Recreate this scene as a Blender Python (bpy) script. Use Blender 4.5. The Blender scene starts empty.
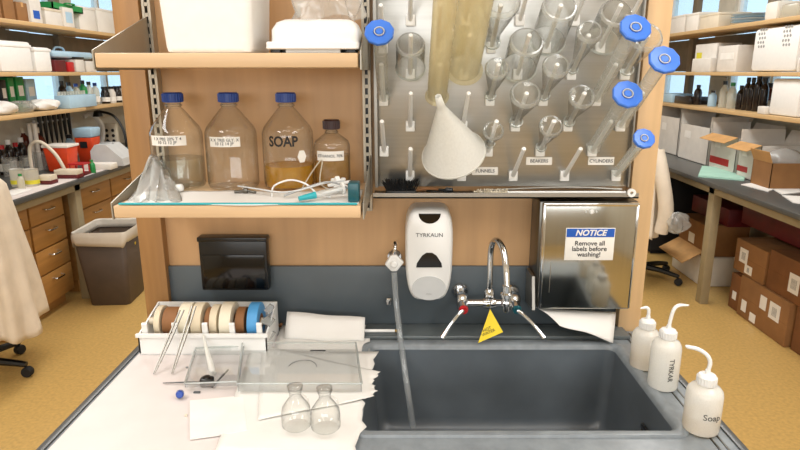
import bpy, bmesh, math, random
from mathutils import Vector, Matrix
random.seed(7)
PI = math.pi; R = math.radians
SC = bpy.context.scene; COL = SC.collection

# ------------------------------------------------------------------ camera, world, light
H = 1.65                               # eye height; room runs along +Y
TH = math.atan(153/600); CT, ST = math.cos(TH), math.sin(TH)
cd = bpy.data.cameras.new('camera'); cam = bpy.data.objects.new('camera', cd); COL.objects.link(cam)
cam.location = (0, 0, H); cam.rotation_euler = (PI/2-TH, 0, 0)
cd.sensor_width = 36; cd.lens = 27; cd.shift_x = -0.0075; cd.clip_start = .05
SC.camera = cam
w = bpy.data.worlds.new('world'); SC.world = w; w.use_nodes = True
w.node_tree.nodes['Background'].inputs[0].default_value = (.74, .87, 1, 1)
w.node_tree.nodes['Background'].inputs[1].default_value = 1.4
SC.view_settings.view_transform = 'Standard'; SC.view_settings.look = 'None'
SC.view_settings.gamma = 1; SC.view_settings.use_curve_mapping = False
SC.view_settings.exposure = 0.42
def area(loc, sx, sy, e, c=(1, .985, .962), rot=(0, 0, 0)):
    l = bpy.data.lights.new('ceiling_or_fill_light', 'AREA'); l.shape = 'RECTANGLE'; l.size = sx; l.size_y = sy; l.energy = e; l.color = c
    o = bpy.data.objects.new('ceiling_or_fill_light', l); COL.objects.link(o); o.location = loc; o.rotation_euler = rot
area((-1.5, .4, 2.82), .5, 2.6, 32); area((1.5, .4, 2.82), .5, 2.6, 32)
area((0, .1, 2.82), 1.4, .5, 12)
area((-1.6, 4.2, 2.82), .5, 3.4, 40); area((1.5, 4.2, 2.82), .5, 3.4, 40)
area((0, -3.96, 2.05), 5.2, 1.1, 75, (.95, .98, 1), (PI/2, 0, 0))      # daylight-tinted lamp added unseen behind the camera to brighten the steel rack

# ------------------------------------------------------------------ pixel -> world
def ray(px, py):
    u = (px-406)/600; v = (225-py)/600
    return Vector((u, CT+v*ST, -ST+v*CT))
O = Vector((0, 0, H))
def PY(px, py, Y): r = ray(px, py); return O+r*(Y/r.y)
def PZ(px, py, z): r = ray(px, py); return O+r*((z-H)/r.z)
def PX(px, py, X): r = ray(px, py); return O+r*(X/r.x)

# ------------------------------------------------------------------ materials
def lin(h):
    h = h.lstrip('#'); c = [int(h[i:i+2], 16)/255 for i in (0, 2, 4)]
    return tuple((x/12.92 if x <= .04045 else ((x+.055)/1.055)**2.4) for x in c)+(1,)
def mat(name, col, rough=.5, metal=0, var=.06, scale=12, bump=0, spec=.5, stretch=(1, 1, 1), emit=0, trans=0, sss=0, coat=0):
    m = bpy.data.materials.new(name); m.use_nodes = True; N = m.node_tree.nodes; L = m.node_tree.links
    b = N['Principled BSDF']; c = lin(col) if isinstance(col, str) else col
    b.inputs['Roughness'].default_value = rough; b.inputs['Metallic'].default_value = metal
    b.inputs['Specular IOR Level'].default_value = spec; b.inputs['Transmission Weight'].default_value = trans
    b.inputs['Coat Weight'].default_value = coat
    tc = N.new('ShaderNodeTexCoord'); mp = N.new('ShaderNodeMapping'); mp.inputs['Scale'].default_value = stretch
    nz = N.new('ShaderNodeTexNoise'); nz.inputs['Scale'].default_value = scale; nz.inputs['Detail'].default_value = 4
    L.new(tc.outputs['Object'], mp.inputs[0]); L.new(mp.outputs[0], nz.inputs['Vector'])
    cr = N.new('ShaderNodeValToRGB')
    cr.color_ramp.elements[0].position = .3; cr.color_ramp.elements[1].position = .7
    cr.color_ramp.elements[0].color = tuple(max(0, x*(1-var)) for x in c[:3])+(1,)
    cr.color_ramp.elements[1].color = tuple(min(1, x*(1+var)) for x in c[:3])+(1,)
    L.new(nz.outputs['Fac'], cr.inputs[0]); L.new(cr.outputs[0], b.inputs['Base Color'])
    if bump:
        bp = N.new('ShaderNodeBump'); bp.inputs['Strength'].default_value = bump; bp.inputs['Distance'].default_value = .01
        L.new(nz.outputs['Fac'], bp.inputs['Height']); L.new(bp.outputs[0], b.inputs['Normal'])
    if emit: b.inputs['Emission Color'].default_value = c; b.inputs['Emission Strength'].default_value = emit
    return m
def thin(name, tint='#F4F8F6', body=.0, bodycol='#FFFFFF', rough=.03, edge=.5, gloss=1.0):
    """thin clear or milky wall: tinted see-through, denser towards the rim, with a fresnel gloss"""
    m = bpy.data.materials.new(name); m.use_nodes = True; N = m.node_tree.nodes; L = m.node_tree.links
    out = N['Material Output']; N.remove(N['Principled BSDF'])
    t = N.new('ShaderNodeBsdfTransparent'); g = N.new('ShaderNodeBsdfGlossy'); g.inputs['Roughness'].default_value = rough
    lw = N.new('ShaderNodeLayerWeight'); lw.inputs['Blend'].default_value = .35
    mx = N.new('ShaderNodeMix'); mx.data_type = 'RGBA'; ti = lin(tint)
    mx.inputs[6].default_value = ti; mx.inputs[7].default_value = tuple(x*edge for x in ti[:3])+(1,)
    lw.inputs['Blend'].default_value = .5
    p4 = N.new('ShaderNodeMath'); p4.operation = 'POWER'; p4.inputs[1].default_value = 3; L.new(lw.outputs['Facing'], p4.inputs[0])
    L.new(p4.outputs[0], mx.inputs[0]); L.new(mx.outputs[2], t.inputs[0])
    nz = N.new('ShaderNodeTexNoise'); nz.inputs['Scale'].default_value = 30
    d = N.new('ShaderNodeBsdfDiffuse'); d.inputs[0].default_value = lin(bodycol)
    tr = N.new('ShaderNodeBsdfTranslucent'); tr.inputs[0].default_value = lin(bodycol)
    dm = N.new('ShaderNodeMixShader'); dm.inputs[0].default_value = .4; L.new(d.outputs[0], dm.inputs[1]); L.new(tr.outputs[0], dm.inputs[2])
    bm_ = N.new('ShaderNodeMixShader')
    mr = N.new('ShaderNodeMapRange'); mr.inputs['To Min'].default_value = body*.92; mr.inputs['To Max'].default_value = min(1, body*1.08)
    L.new(nz.outputs['Fac'], mr.inputs['Value']); L.new(mr.outputs[0], bm_.inputs[0])
    L.new(t.outputs[0], bm_.inputs[1]); L.new(dm.outputs[0], bm_.inputs[2])
    mu = N.new('ShaderNodeMapRange'); mu.inputs['To Min'].default_value = .04*gloss; mu.inputs['To Max'].default_value = min(1, .6*gloss); L.new(p4.outputs[0], mu.inputs['Value'])
    fm = N.new('ShaderNodeMixShader'); L.new(mu.outputs[0], fm.inputs[0]); L.new(bm_.outputs[0], fm.inputs[1]); L.new(g.outputs[0], fm.inputs[2])
    L.new(fm.outputs[0], out.inputs[0]); return m

def woodmat(name, c, var=.12, along='z', scale=3):
    st = {'z': (9, 9, .6), 'x': (.6, 9, 9), 'y': (9, .6, 9)}[along]
    return mat(name, c, .45, var=var, scale=scale, stretch=st, bump=.03)
M = dict(
 ply=woodmat('birch_ply', '#C49C70', .08), pill=woodmat('oak_pillar', '#9C7448', .2), pill2=woodmat('maple_pillar', '#D2B084', .1),
 shelf=woodmat('maple_shelf', '#CFB08A', .1, 'x'), shelfb=woodmat('maple_shelf_long', '#C9A878', .1, 'y'), dwood=woodmat('drawer_wood', '#AE7F44', .15, 'y'),
 slate=mat('slate', '#50595F', .4, var=.15, scale=5), epoxy=mat('counter_epoxy', '#7C8388', .3, var=.12, scale=40),
 sink=mat('sink_epoxy', '#555C62', .33, var=.18, scale=6), ledge=mat('ledge_grey', '#5B6264', .22, var=.15, scale=8),
 bench=mat('bench_top', '#4A4C4C', .3), benchlite=mat('bench_top_pale', '#8E8B84', .3), frame=mat('bench_frame', '#9A8C6E', .45),
 liner=mat('bench_liner', '#D8CFCC', .7, var=.03), paper=mat('paper', '#E2E0DC', .8, var=.03, scale=8, bump=.3), card=mat('white_card', '#E8E6E2', .6),
 white=mat('white_plastic', '#E8E8E6', .3, var=.02), whitem=mat('white_matt', '#E4E0D8', .6, var=.04), foam=mat('white_foam', '#ECECEA', .55, var=.02, scale=40),
 offw=mat('cream_plastic', '#D8CDB8', .5), grey=mat('grey_plastic', '#9A9C9C', .4), lgrey=mat('light_grey', '#C4C6C6', .4),
 steel=mat('brushed_steel', '#AEADA9', .34, 1, var=.05, scale=6, stretch=(.4, 30, 30)), chrome=mat('chrome', '#D2D4D6', .1, 1, var=.02),
 mirror=mat('polished_steel', '#B4B4AE', .13, 1, var=.03, scale=8, stretch=(30, 30, 1)), satin=mat('satin_metal', '#8E8B84', .35, .85, var=.06),
 edge=mat('dark_steel', '#6A6862', .3, 1), rail=mat('rail_metal', '#B0A898', .45, .6), bracket=mat('shelf_bracket', '#A09C90', .4, .5),
 black=mat('black_plastic', '#0E0E0F', .3), blackg=mat('black_gloss', '#0A0A0B', .12), rubber=mat('black_rubber', '#161616', .7), bristle=mat('black_bristle', '#0C0C0C', .8, bump=.8, scale=120),
 blue=mat('blue_cap', '#123F98', .35), bbase=mat('blue_base', '#3F78DC', .35, sss=.1), signblue=mat('sign_blue', '#1858B8', .4), paleblue=mat('pale_blue', '#A9C8DC', .5),
 ink=mat('ink', '#18181A', .6), greyink=mat('grey_ink', '#55585A', .6), red=mat('red_plastic', '#B41A20', .35), orange=mat('sharps_orange', '#D9441C', .35, var=.1), dred=mat('dark_red', '#5E1218', .5, var=.2), amber=mat('amber_glass', '#5A2014', .15, var=.3),
 browncap=mat('brown_cap', '#34181A', .4), green=mat('green_plastic', '#1F8A46', .4), teal=mat('teal', '#2BA5B0', .4), tealdark=mat('teal_dark', '#14505A', .3), mint=mat('mint_pad', '#A9D6C6', .6), yellow=mat('yellow', '#F0D21C', .45), ylabel=mat('yellow_label', '#D8CE3A', .5),
 floor=mat('vinyl_floor', '#C19E5E', .38, var=.13, scale=55), wall=mat('painted_wall', '#CFC6B4', .7), wallback=mat('back_panel', '#7C6F5C', .6, var=.12), ceil=mat('ceiling_tile', '#E6E2DA', .8, bump=.2, scale=60),
 box=mat('cardboard', '#8E643A', .8, var=.12, scale=9), box2=mat('cardboard_dark', '#7A4E28', .8, var=.14, scale=9), flap=mat('cardboard_flap', '#C89A62', .8, var=.1), wbox=mat('white_cardboard', '#D9D4CC', .7, var=.06), label=mat('sticker', '#E9E6E0', .6),
 coat=mat('coat_cotton', '#D8CBB8', .85, var=.06, bump=.4), coatw=mat('coat_white', '#E4DACA', .85, var=.06, bump=.4), bin=mat('bin_plastic', '#4C3E32', .5, var=.1), binlip=mat('bin_liner', '#CFC8BC', .5),
 chair=mat('chair_fabric', '#1B1C20', .8), tapec=mat('masking_tape', '#D9CBB0', .6, var=.1), tapew=mat('cream_tape', '#E6DEC8', .5), tapebr=mat('brown_core', '#8A5E38', .7, var=.15), tapeb=mat('blue_tape', '#4E9AD4', .5),
 brass=mat('brass', '#B08A3C', .3, 1), bottle=mat('dark_bottle', '#1C1412', .2), liquid=thin('yellow_liquid', '#FAE48C', .42, '#ECBA20', .05, .8), liqpale=thin('pale_liquid', '#F6E8C4', .15, '#F0D490', .05, .85), water=thin('clear_liquid', '#FAFDFB', 0, '#FFFFFF', .03, .7),
 glass=thin('clear_glass', '#FDFEFD', .03, '#FFFFFF', .04, .22, 1.5), baseglow=thin('base_glow_glass', '#F4F8F6', .26, '#FFFFFF', .05, .5, 1.8), botglass=thin('bottle_glass', '#FEFFFE', .02, '#FFFFFF', .03, .42, 1.6), rimglass=thin('thick_glass', '#E8F0EC', .30, '#FFFFFF', .04, .4, 1.6), plexi=thin('clear_acrylic', '#FCFDFD', .07, '#FFFFFF', .05, .7), milky=thin('milky_plastic', '#F2F0E4', .5, '#F4F0E4', .25, .8), amberpp=thin('yellowed_plastic', '#FAF4DC', .34, '#FFF6D8', .2, .8), frost=thin('frosted_plastic', '#F4F6F4', .26, '#F2F2EE', .2, .7),  # rim and base glass whitened to paint in bright edges
 film=thin('clear_film', '#F8FAFA', .3, '#F4F4F2', .15, .8), washp=thin('wash_bottle_plastic', '#FAFAF6', .74, '#FFFFFC', .25, .85), tubing=thin('clear_tubing', '#EEF2F4', .25, '#EEF2F4', .08, .5), funnel=thin('funnel_plastic', '#F6F6F2', .82, '#F8F8F4', .3, .9),
 pane=thin('window_pane', '#E8F4FA', .05, '#E8F4FA', .02, .9),
)

# ------------------------------------------------------------------ mesh building
class MB:
    def __init__(s): s.bm = bmesh.new()
    def _x(s, vs, loc, rot, mtx):
        m = Matrix.Translation(Vector(loc)) @ (Matrix.Rotation(rot[2], 4, 'Z') @ Matrix.Rotation(rot[1], 4, 'Y') @ Matrix.Rotation(rot[0], 4, 'X'))
        if mtx is not None: m = mtx @ m
        bmesh.ops.transform(s.bm, matrix=m, verts=vs)
    def box(s, x0, x1, y0, y1, z0, z1, bev=0, rot=(0, 0, 0), mtx=None, taper=1, seg=2):
        r = bmesh.ops.create_cube(s.bm, size=1); vs = r['verts']
        sx, sy, sz = abs(x1-x0), abs(y1-y0), abs(z1-z0)
        for v in vs:
            t = taper if v.co.z < 0 else 1
            v.co = Vector((v.co.x*sx*t, v.co.y*sy*t, v.co.z*sz))
        if bev:
            es = list({e for v in vs for e in v.link_edges})
            b = bmesh.ops.bevel(s.bm, geom=es, offset=bev, segments=seg, affect='EDGES', profile=.5)
            vs = list({v for f in b['faces'] for v in f.verts} | {v for v in vs if v.is_valid})
            seen = set(vs); st = list(vs)
            while st:
                v = st.pop()
                for e in v.link_edges:
                    o = e.other_vert(v)
                    if o not in seen: seen.add(o); st.append(o)
            vs = list(seen)
        s._x(vs, ((x0+x1)/2, (y0+y1)/2, (z0+z1)/2), rot, mtx); return s
    def lathe(s, prof, seg=24, loc=(0, 0, 0), rot=(0, 0, 0), mtx=None, sy=1, facet=None):
        n = facet or seg; rings = []; allv = []
        for r, z in prof:
            if r <= 1e-6: v = s.bm.verts.new((0, 0, z)); rings.append([v]); allv.append(v)
            else:
                rg = [s.bm.verts.new((r*math.cos(2*PI*k/n), sy*r*math.sin(2*PI*k/n), z)) for k in range(n)]; rings.append(rg); allv += rg
        for a, b in zip(rings, rings[1:]):
            for k in range(n):
                k2 = (k+1) % n
                if len(a) == 1 and len(b) == 1: break
                if len(a) == 1: f = (a[0], b[k2], b[k])
                elif len(b) == 1: f = (a[k], a[k2], b[0])
                else: f = (a[k], a[k2], b[k2], b[k])
                try: s.bm.faces.new(f)
                except ValueError: pass
        s._x(allv, loc, rot, mtx); return s
    def cyl(s, p0, p1, r, r1=None, seg=16, cap=True):
        p0, p1 = Vector(p0), Vector(p1); d = p1-p0; L = d.length
        q = Matrix.Translation(p0) @ d.to_track_quat('Z', 'Y').to_matrix().to_4x4()
        r1 = r if r1 is None else r1
        pr = [(r, 0), (r1, L)]
        if cap: pr = [(0, 0)]+pr+[(0, L)]
        return s.lathe(pr, seg, mtx=q)
    def tube(s, pts, r, seg=8, smooth=4, cap=True, radii=None):
        P = [Vector(p) for p in pts]
        if smooth > 1 and len(P) > 2:
            Q = []; RR = []
            for i in range(len(P)-1):
                a = P[max(i-1, 0)]; b = P[i]; c = P[i+1]; d = P[min(i+2, len(P)-1)]
                for k in range(smooth):
                    t = k/smooth
                    Q.append(.5*((2*b)+(c-a)*t+(2*a-5*b+4*c-d)*t*t+(3*b-3*c+d-a)*t**3))
                    if radii: RR.append(radii[i]*(1-t)+radii[i+1]*t)
            Q.append(P[-1]); P = Q
            if radii: RR.append(radii[-1]); radii = RR
        rings = []; up = None
        for i, p in enumerate(P):
            d = (P[min(i+1, len(P)-1)]-P[max(i-1, 0)]).normalized()
            if up is None: up = d.orthogonal().normalized()
            up = (up-d*up.dot(d)).normalized(); q = d.cross(up)
            rr = radii[i] if radii else r
            rings.append([s.bm.verts.new(p+up*rr*math.cos(2*PI*k/seg)+q*rr*math.sin(2*PI*k/seg)) for k in range(seg)])
        for a, b in zip(rings, rings[1:]):
            for k in range(seg): s.bm.faces.new((a[k], a[(k+1) % seg], b[(k+1) % seg], b[k]))
        if cap:
            for rg in (rings[0], rings[-1]): s.bm.faces.new(rg)
        return s
    def prism(s, pts, dvec, mtx=None):
        """closed polygon (3D points) pushed along dvec"""
        a = [s.bm.verts.new(Vector(p)) for p in pts]; b = [s.bm.verts.new(Vector(p)+Vector(dvec)) for p in pts]
        s.bm.faces.new(a); s.bm.faces.new(b[::-1])
        for k in range(len(a)):
            k2 = (k+1) % len(a); s.bm.faces.new((a[k], b[k], b[k2], a[k2]))
        if mtx is not None: bmesh.ops.transform(s.bm, matrix=mtx, verts=a+b)
        return s
    def sheet(s, fn, nu, nv, th=0):
        g = [[s.bm.verts.new(Vector(fn(i/nu, j/nv))) for j in range(nv+1)] for i in range(nu+1)]
        for i in range(nu):
            for j in range(nv): s.bm.faces.new((g[i][j], g[i+1][j], g[i+1][j+1], g[i][j+1]))
        s.th = th; return s
    def build(s, name, m, parent=None, loc=(0, 0, 0), rz=0, smooth=True, solid=0, ang=35):
        bmesh.ops.recalc_face_normals(s.bm, faces=s.bm.faces)
        me = bpy.data.meshes.new(name); s.bm.to_mesh(me); s.bm.free()
        me.materials.append(M[m] if isinstance(m, str) else m)
        if smooth:
            for p in me.polygons: p.use_smooth = True
            me.set_sharp_from_angle(angle=R(ang))
        o = bpy.data.objects.new(name, me); COL.objects.link(o); o.location = loc; o.rotation_euler = (0, 0, rz)
        if parent: o.parent = parent
        if solid:
            md = o.modifiers.new('thickness', 'SOLIDIFY'); md.thickness = solid; md.offset = 0
        return o
def tag(o, label=None, cat=None, group=None, kind=None):
    if label: o['label'] = label
    if cat: o['category'] = cat
    if group: o['group'] = group
    if kind: o['kind'] = kind
    return o
def thing(name, label, cat, loc=(0, 0, 0), rz=0, group=None):
    o = bpy.data.objects.new(name, None); COL.objects.link(o); o.location = loc; o.rotation_euler = (0, 0, rz); o.empty_display_size = .05
    return tag(o, label, cat, group)
def struct(name, mb, m): return tag(mb.build(name, m), kind='structure')
def copy_tree(o, parent=None):
    c = o.copy(); COL.objects.link(c); c.parent = parent
    for ch in list(o.children): copy_tree(ch, c)
    return c
def text(s, size, m, parent, loc, rot=(PI/2, 0, 0), name='lettering', sx=1, shear=0, off=0, bend=None):
    cu = bpy.data.curves.new(name, 'FONT'); cu.body = s; cu.size = size; cu.align_x = 'CENTER'; cu.align_y = 'CENTER'
    cu.extrude = .0002; cu.shear = shear; cu.offset = off; cu.space_line = .85; cu.resolution_u = 3
    to = bpy.data.objects.new(name, cu); COL.objects.link(to); bpy.context.view_layer.update()
    me = bpy.data.meshes.new_from_object(to.evaluated_get(bpy.context.evaluated_depsgraph_get()))
    bpy.data.objects.remove(to); me.name = name
    for v in me.vertices: v.co.x *= sx
    if bend:                                                # wrap round a bottle of radius bend (axis along text y)
        for v in me.vertices:
            a = v.co.x/bend; z = v.co.z
            v.co.x = math.sin(a)*(bend+z); v.co.z = (math.cos(a)-1)*bend+z*math.cos(a)
    me.materials.clear(); me.materials.append(M[m])
    o = bpy.data.objects.new(name, me); COL.objects.link(o); o.location = loc; o.rotation_euler = rot; o.parent = parent
    return o

# ------------------------------------------------------------------ the room shell
XL, XR, YB, YF, ZC = -3.08, 2.88, -4.0, 7.2, 2.9
WY = 1.68                                            # front face of the wooden partition
CZ = .91
struct('floor', MB().box(XL-.1, XR+.1, YB-.1, YF+.1, -.1, 0), 'floor')
struct('ceiling', MB().box(XL-.1, XR+.1, YB-.1, YF+.1, ZC, ZC+.1), 'ceil')
def sidewall(name, x0, x1):
    b = MB().box(x0, x1, YB, YF, 0, 1.36).box(x0, x1, YB, YF, 2.45, ZC)
    for a, c in ((YB, 2.6), (3.9, 4.25), (5.55, 5.85), (6.95, YF)): b.box(x0, x1, a, c, 1.36, 2.45)
    struct(name, b, 'wall')
sidewall('wall_left', XL-.1, XL); sidewall('wall_right', XR, XR+.1)
struct('wall_far', MB().box(XL, XR, YF, YF+.1, 0, ZC), 'wall'); struct('wall_near', MB().box(XL, XR, YB-.1, YB, 0, ZC), 'wall')
n = 0
for sx, x in ((-1, XL-.05), (1, XR+.05)):
    for a, c in ((2.6, 3.9), (4.25, 5.55), (5.85, 6.95)):
        n += 1
        wf = MB()
        for yy in (a, (a+c)/2-.02, c-.04): wf.box(x-.03, x+.03, yy, yy+.04, 1.36, 2.45)
        for zz in (1.36, 2.41): wf.box(x-.03, x+.03, a, c, zz, zz+.04)
        f = struct(f'window_{n}', wf, 'whitem')
        MB().box(x-.004, x+.004, a+.03, c-.03, 1.39, 2.42).build('pane', 'pane', f)
# partition behind the sink
struct('wall_back', MB().box(-.745, .66, WY, WY+.06, CZ-.9, ZC), 'ply')
struct('trim_1', MB().box(-.765, -.695, WY-.03, WY+.1, 0, ZC, .003), 'pill')
struct('trim_2', MB().box(.625, .69, WY-.04, WY+.1, 0, ZC, .003), 'pill2')
bs = struct('trim_3', MB().box(-.72, .64, WY-.012, WY-.001, CZ, 1.10, .002), 'slate')

# ------------------------------------------------------------------ counter with sink
lx0, lx1, ly0 = -.745, .69, .82
t = thing('counter', 'grey worktop holding the sink, with a white liner on its left', 'counter', (0, 0, 0))
SX0, SX1, SY0, SY1 = -.10, .58, 1.125, 1.535
b = MB()
b.box(lx0, SX0, ly0, WY-.015, CZ-.032, CZ).box(SX1, lx1, ly0, WY-.045, CZ-.032, CZ)
b.box(SX0, SX1, ly0, SY0, CZ-.032, CZ).box(SX0, SX1, SY1, WY-.015, CZ-.032, CZ)
b.build('worktop', 'epoxy', t, smooth=False)
MB().box(-.70, .64, ly0+.05, WY-.015, .1, CZ-.27).box(-.70, SX0-.03, ly0+.05, WY-.015, CZ-.27, CZ-.033).box(SX1+.03, .64, ly0+.05, WY-.05, CZ-.27, CZ-.033).box(-.66, .6, ly0+.12, WY-.05, 0, .1).build('base_cabinet', 'frame', t, smooth=False)
for q in (lx0, lx1-.016): MB().box(q, q+.016, ly0, WY-.045, CZ, CZ+.004, .001).build('edge_strip', 'bench', t)
for q in (.632, .650): MB().box(q, q+.004, ly0, WY-.06, CZ, CZ+.0022, .001).build('drip_groove', 'edge', t)
# rear ledge behind the basin
MB().box(SX0-.02, .64, 1.575, WY-.013, CZ, CZ+.012, .004).build('rear_ledge', 'ledge', t)
# sink: raised rolled rim, tapering bowl
t = thing('sink', 'deep dark grey rectangular sink with a pale worn rim, set into the counter', 'sink', (0, 0, 0))
def rrect(x0, x1, y0, y1, r, z, n=6):
    out = []
    for cx, cy, a0 in ((x1-r, y1-r, 0), (x0+r, y1-r, 90), (x0+r, y0+r, 180), (x1-r, y0+r, 270)):
        for k in range(n+1):
            a = R(a0+90*k/n); out.append(Vector((cx+r*math.cos(a), cy+r*math.sin(a), z)))
    return out
def loft(loops, close=True):
    b = MB(); vr = [[b.bm.verts.new(p) for p in l] for l in loops]; n_ = len(vr[0])
    for a, c in zip(vr, vr[1:]):
        for k in range(n_): b.bm.faces.new((a[k], a[(k+1) % n_], c[(k+1) % n_], c[k]))
    if close: b.bm.faces.new(vr[-1])
    return b
g = lambda d, z, r: rrect(SX0+d, SX1-d, SY0+d, SY1-d, r, z)
loft([g(-.022, CZ+.0005, .03), g(-.02, CZ+.006, .03), g(-.006, CZ+.007, .026), g(.001, CZ+.002, .024), g(.004, CZ-.008, .024)], False).build('rim', 'epoxy', t, ang=60)
loft([g(.004, CZ-.008, .024), g(.02, CZ-.21, .03), g(.028, CZ-.235, .035), g(.05, CZ-.245, .03)]).build('bowl', 'sink', t, ang=60)
MB().lathe([(.0, .0), (.012, 0), (.04, .003), (.045, 0)], 24, loc=(.24, 1.30, CZ-.244)).build('drain', 'chrome', t)
ov = MB()
for k in (-1, 1): ov.box(-.003, .003, -.018, .018, -.006, .006, .002, mtx=Matrix.Translation((SX1-.0155, 1.255, CZ-.085+k*.008)))
ov.build('overflow_slot', 'black', t)

# white bench liner
b = MB(); b.box(-.722, -.128, .84, 1.60, CZ+.0005, CZ+.002); tag(b.build('bench_liner', 'liner', smooth=False), 'large pinkish white absorbent liner covering the left part of the counter', 'liner')

# ------------------------------------------------------------------ slotted rails
def rail(x, label):
    b = MB(); z0, z1 = 1.27, 2.3
    b.box(x-.011, x-.004, WY-.03, WY-.026, z0, z1).box(x+.004, x+.011, WY-.03, WY-.026, z0, z1)
    b.box(x-.011, x-.009, WY-.026, WY-.001, z0, z1).box(x+.009, x+.011, WY-.026, WY-.001, z0, z1)
    z = z0
    while z < z1: b.box(x-.005, x+.005, WY-.03, WY-.026, z, z+.009); z += .026
    o = b.build('slotted_rail', 'rail', smooth=False); tag(o, label, 'shelf rail', 'slotted rails for the shelves')
    bk = MB().box(x-.009, x+.009, WY-.006, WY-.001, z0, z1).build('slot_shade', 'black', o, smooth=False)  # black strip stands in for the shade inside the slots
rail(-.676, 'slotted metal rail beside the left wooden pillar, holding the shelves')
rail(-.106, 'slotted metal rail between the shelves and the steel drying rack')

# ------------------------------------------------------------------ shelves
def shelf(z0, z1, label, rise):
    t = thing('wall_shelf', label, 'shelf', (0, 0, 0), 0, 'maple shelves on the slotted rails')
    MB().box(-.672, -.104, 1.343, WY-.035, z0, z1, .003).build('board', 'shelf', t)
    for x in (-.675, -.0995):
        pts = [(x, WY-.032, z0-.004), (x, 1.346, z0-.004), (x, 1.346, z1+.006), (x, WY-.032, z1+rise)]
        MB().prism(pts, (-.003 if x < -.3 else .003, 0, 0)).build('end_bracket', 'bracket', t, smooth=False)
    return t
shelf(1.659, 1.69, 'upper maple shelf holding the big white foam box', .10)
shelf(1.324, 1.353, 'lower maple shelf holding the row of reagent bottles', .075)

# ------------------------------------------------------------------ steel drying rack
PX0, PX1, PYF = -.084, .61, 1.625
t = thing('drying_rack', 'large brushed steel pegboard for drying glassware, with white pegs and a ledge', 'drying rack', (0, 0, 0))
MB().box(PX0, PX1, PYF, PYF+.012, 1.345, 2.25, .002).box(PX0, PX1, PYF-.006, PYF+.012, 2.0, 2.0).build('panel', 'steel', t)
MB().box(PX0, PX0+.008, PYF-.014, PYF, 1.345, 2.25).build('side_lip', 'satin', t)
MB().box(PX1-.004, PX1, PYF-.01, PYF, 1.345, 2.25).build('side_lip', 'satin', t)
MB().box(PX0-.003, PX1+.003, 1.55, PYF+.012, 1.327, 1.331).box(PX0-.003, PX1+.003, 1.55, 1.554, 1.327, 1.341).build('ledge', 'steel', t, smooth=False)
AN = R(34); PD = Vector((0, -math.cos(AN), math.sin(AN)))
def slot(k, j): return Vector((-.059+.0701*k, PYF, 1.376+.067*j))
def pegmtx(k, j, s=0): return Matrix.Translation(slot(k, j)+PD*s) @ Matrix.Rotation(PI/2-AN, 4, 'X')
pb = MB().box(-.012, .012, -.014, 0, -.014, .014, .002)
pb.cyl((0, -.008, 0), Vector((0, -.008, 0))+PD*.155, .0062, .0052, 10).lathe([(.0052, 0), (.0064, .003), (.005, .009), (0, .011)], 10, mtx=Matrix.Translation(Vector((0, -.008, 0))+PD*.153) @ Matrix.Rotation(PI/2-AN, 4, 'X'))
proto = None
for j in range(0, 8):
    for k in range(0, 10):
        if (j+k) % 2 == 0: continue
        if proto is None: o = proto = pb.build('peg', 'white', t)
        else: o = proto.copy(); COL.objects.link(o); o.parent = t
        o.location = slot(k, j)
for s_, px, py in (('FUNNELS', 485, 171), ('BEAKERS', 539, 161), ('CYLINDERS', 601, 161)):
    p = PY(px, py, PYF); l = MB().box(-.035, .035, -.0015, 0, -.0105, .0105).build('name_label', 'label', t, p, smooth=False)
    text(s_, .0125, 'greyink', l, (0, -.0018, 0), off=.0002)
# things on the ledge
zL = 1.332
b = MB(); c0 = PY(401, 186, 1.585); 
b.box(-.042, .042, -.018, .018, 0, .012, .005)
br = b.build('scrub_brush', 'black', None, (c0.x, 1.588, zL)); tag(br, 'black bristled scrub brush on the left end of the steel ledge', 'brush')
b = MB()
for i in range(170):
    a, q = random.uniform(-.045, .045), random.uniform(-.018, .018)
    b.cyl((a*.85, q*.8, .01), (a*1.08+random.uniform(-.004, .004), q, random.uniform(.028, .042)), .0011, .0008, 5)
b.build('bristles', 'bristle', br)
MB().tube([(.035, 0, .009), (.07, 0, .014), (.10, .004, .012)], .004).build('handle', 'tapebr', br)
b = MB(); b.tube([(-.03, 0, .006), (0, 0, .008), (.03, 0, .006)], .0045).box(.02, .042, -.007, .007, .001, .015, .003)
tag(b.build('nylon_brush_grip', 'black', None, (.085, 1.60, zL), R(-8)), 'short dark tool with a thick tip on the steel ledge beside the black brush', 'tool')
t = thing('long_brush', 'long white rod brush with a round ring end lying along the steel ledge', 'brush', (0, 1.572, zL+.0065))
MB().cyl((.27, 0, 0), (.585, 0, 0), .0042).build('rod', 'white', t)
b = MB()
for i in range(120):
    x = .185+.085*random.random(); a = random.uniform(0, 2*PI); r_ = .010
    b.cyl((x, 0, .003), (x+.004, math.cos(a)*r_, .003+math.sin(a)*r_*.8), .0009, .0006, 4)
b.cyl((.18, 0, .002), (.275, 0, 0), .003)
b.build('bristles', 'offw', t)
q = MB(); q.lathe([(.0045, -.004), (.011, -.004), (.011, .004), (.0045, .004), (.0045, -.004)], 20, loc=(.592, -.024, .004), rot=(PI/2, 0, 0)).build('ring_end', 'white', t)
b = MB().tube([(.2, 0, 0), (.36, 0, .008), (.47, 0, .009), (.585, 0, .004)], .0028)
tag(b.build('glass_rod', 'satin', None, (0, 1.60, zL+.006)), 'thin grey curved rod lying behind the white brush on the ledge', 'rod')

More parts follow.
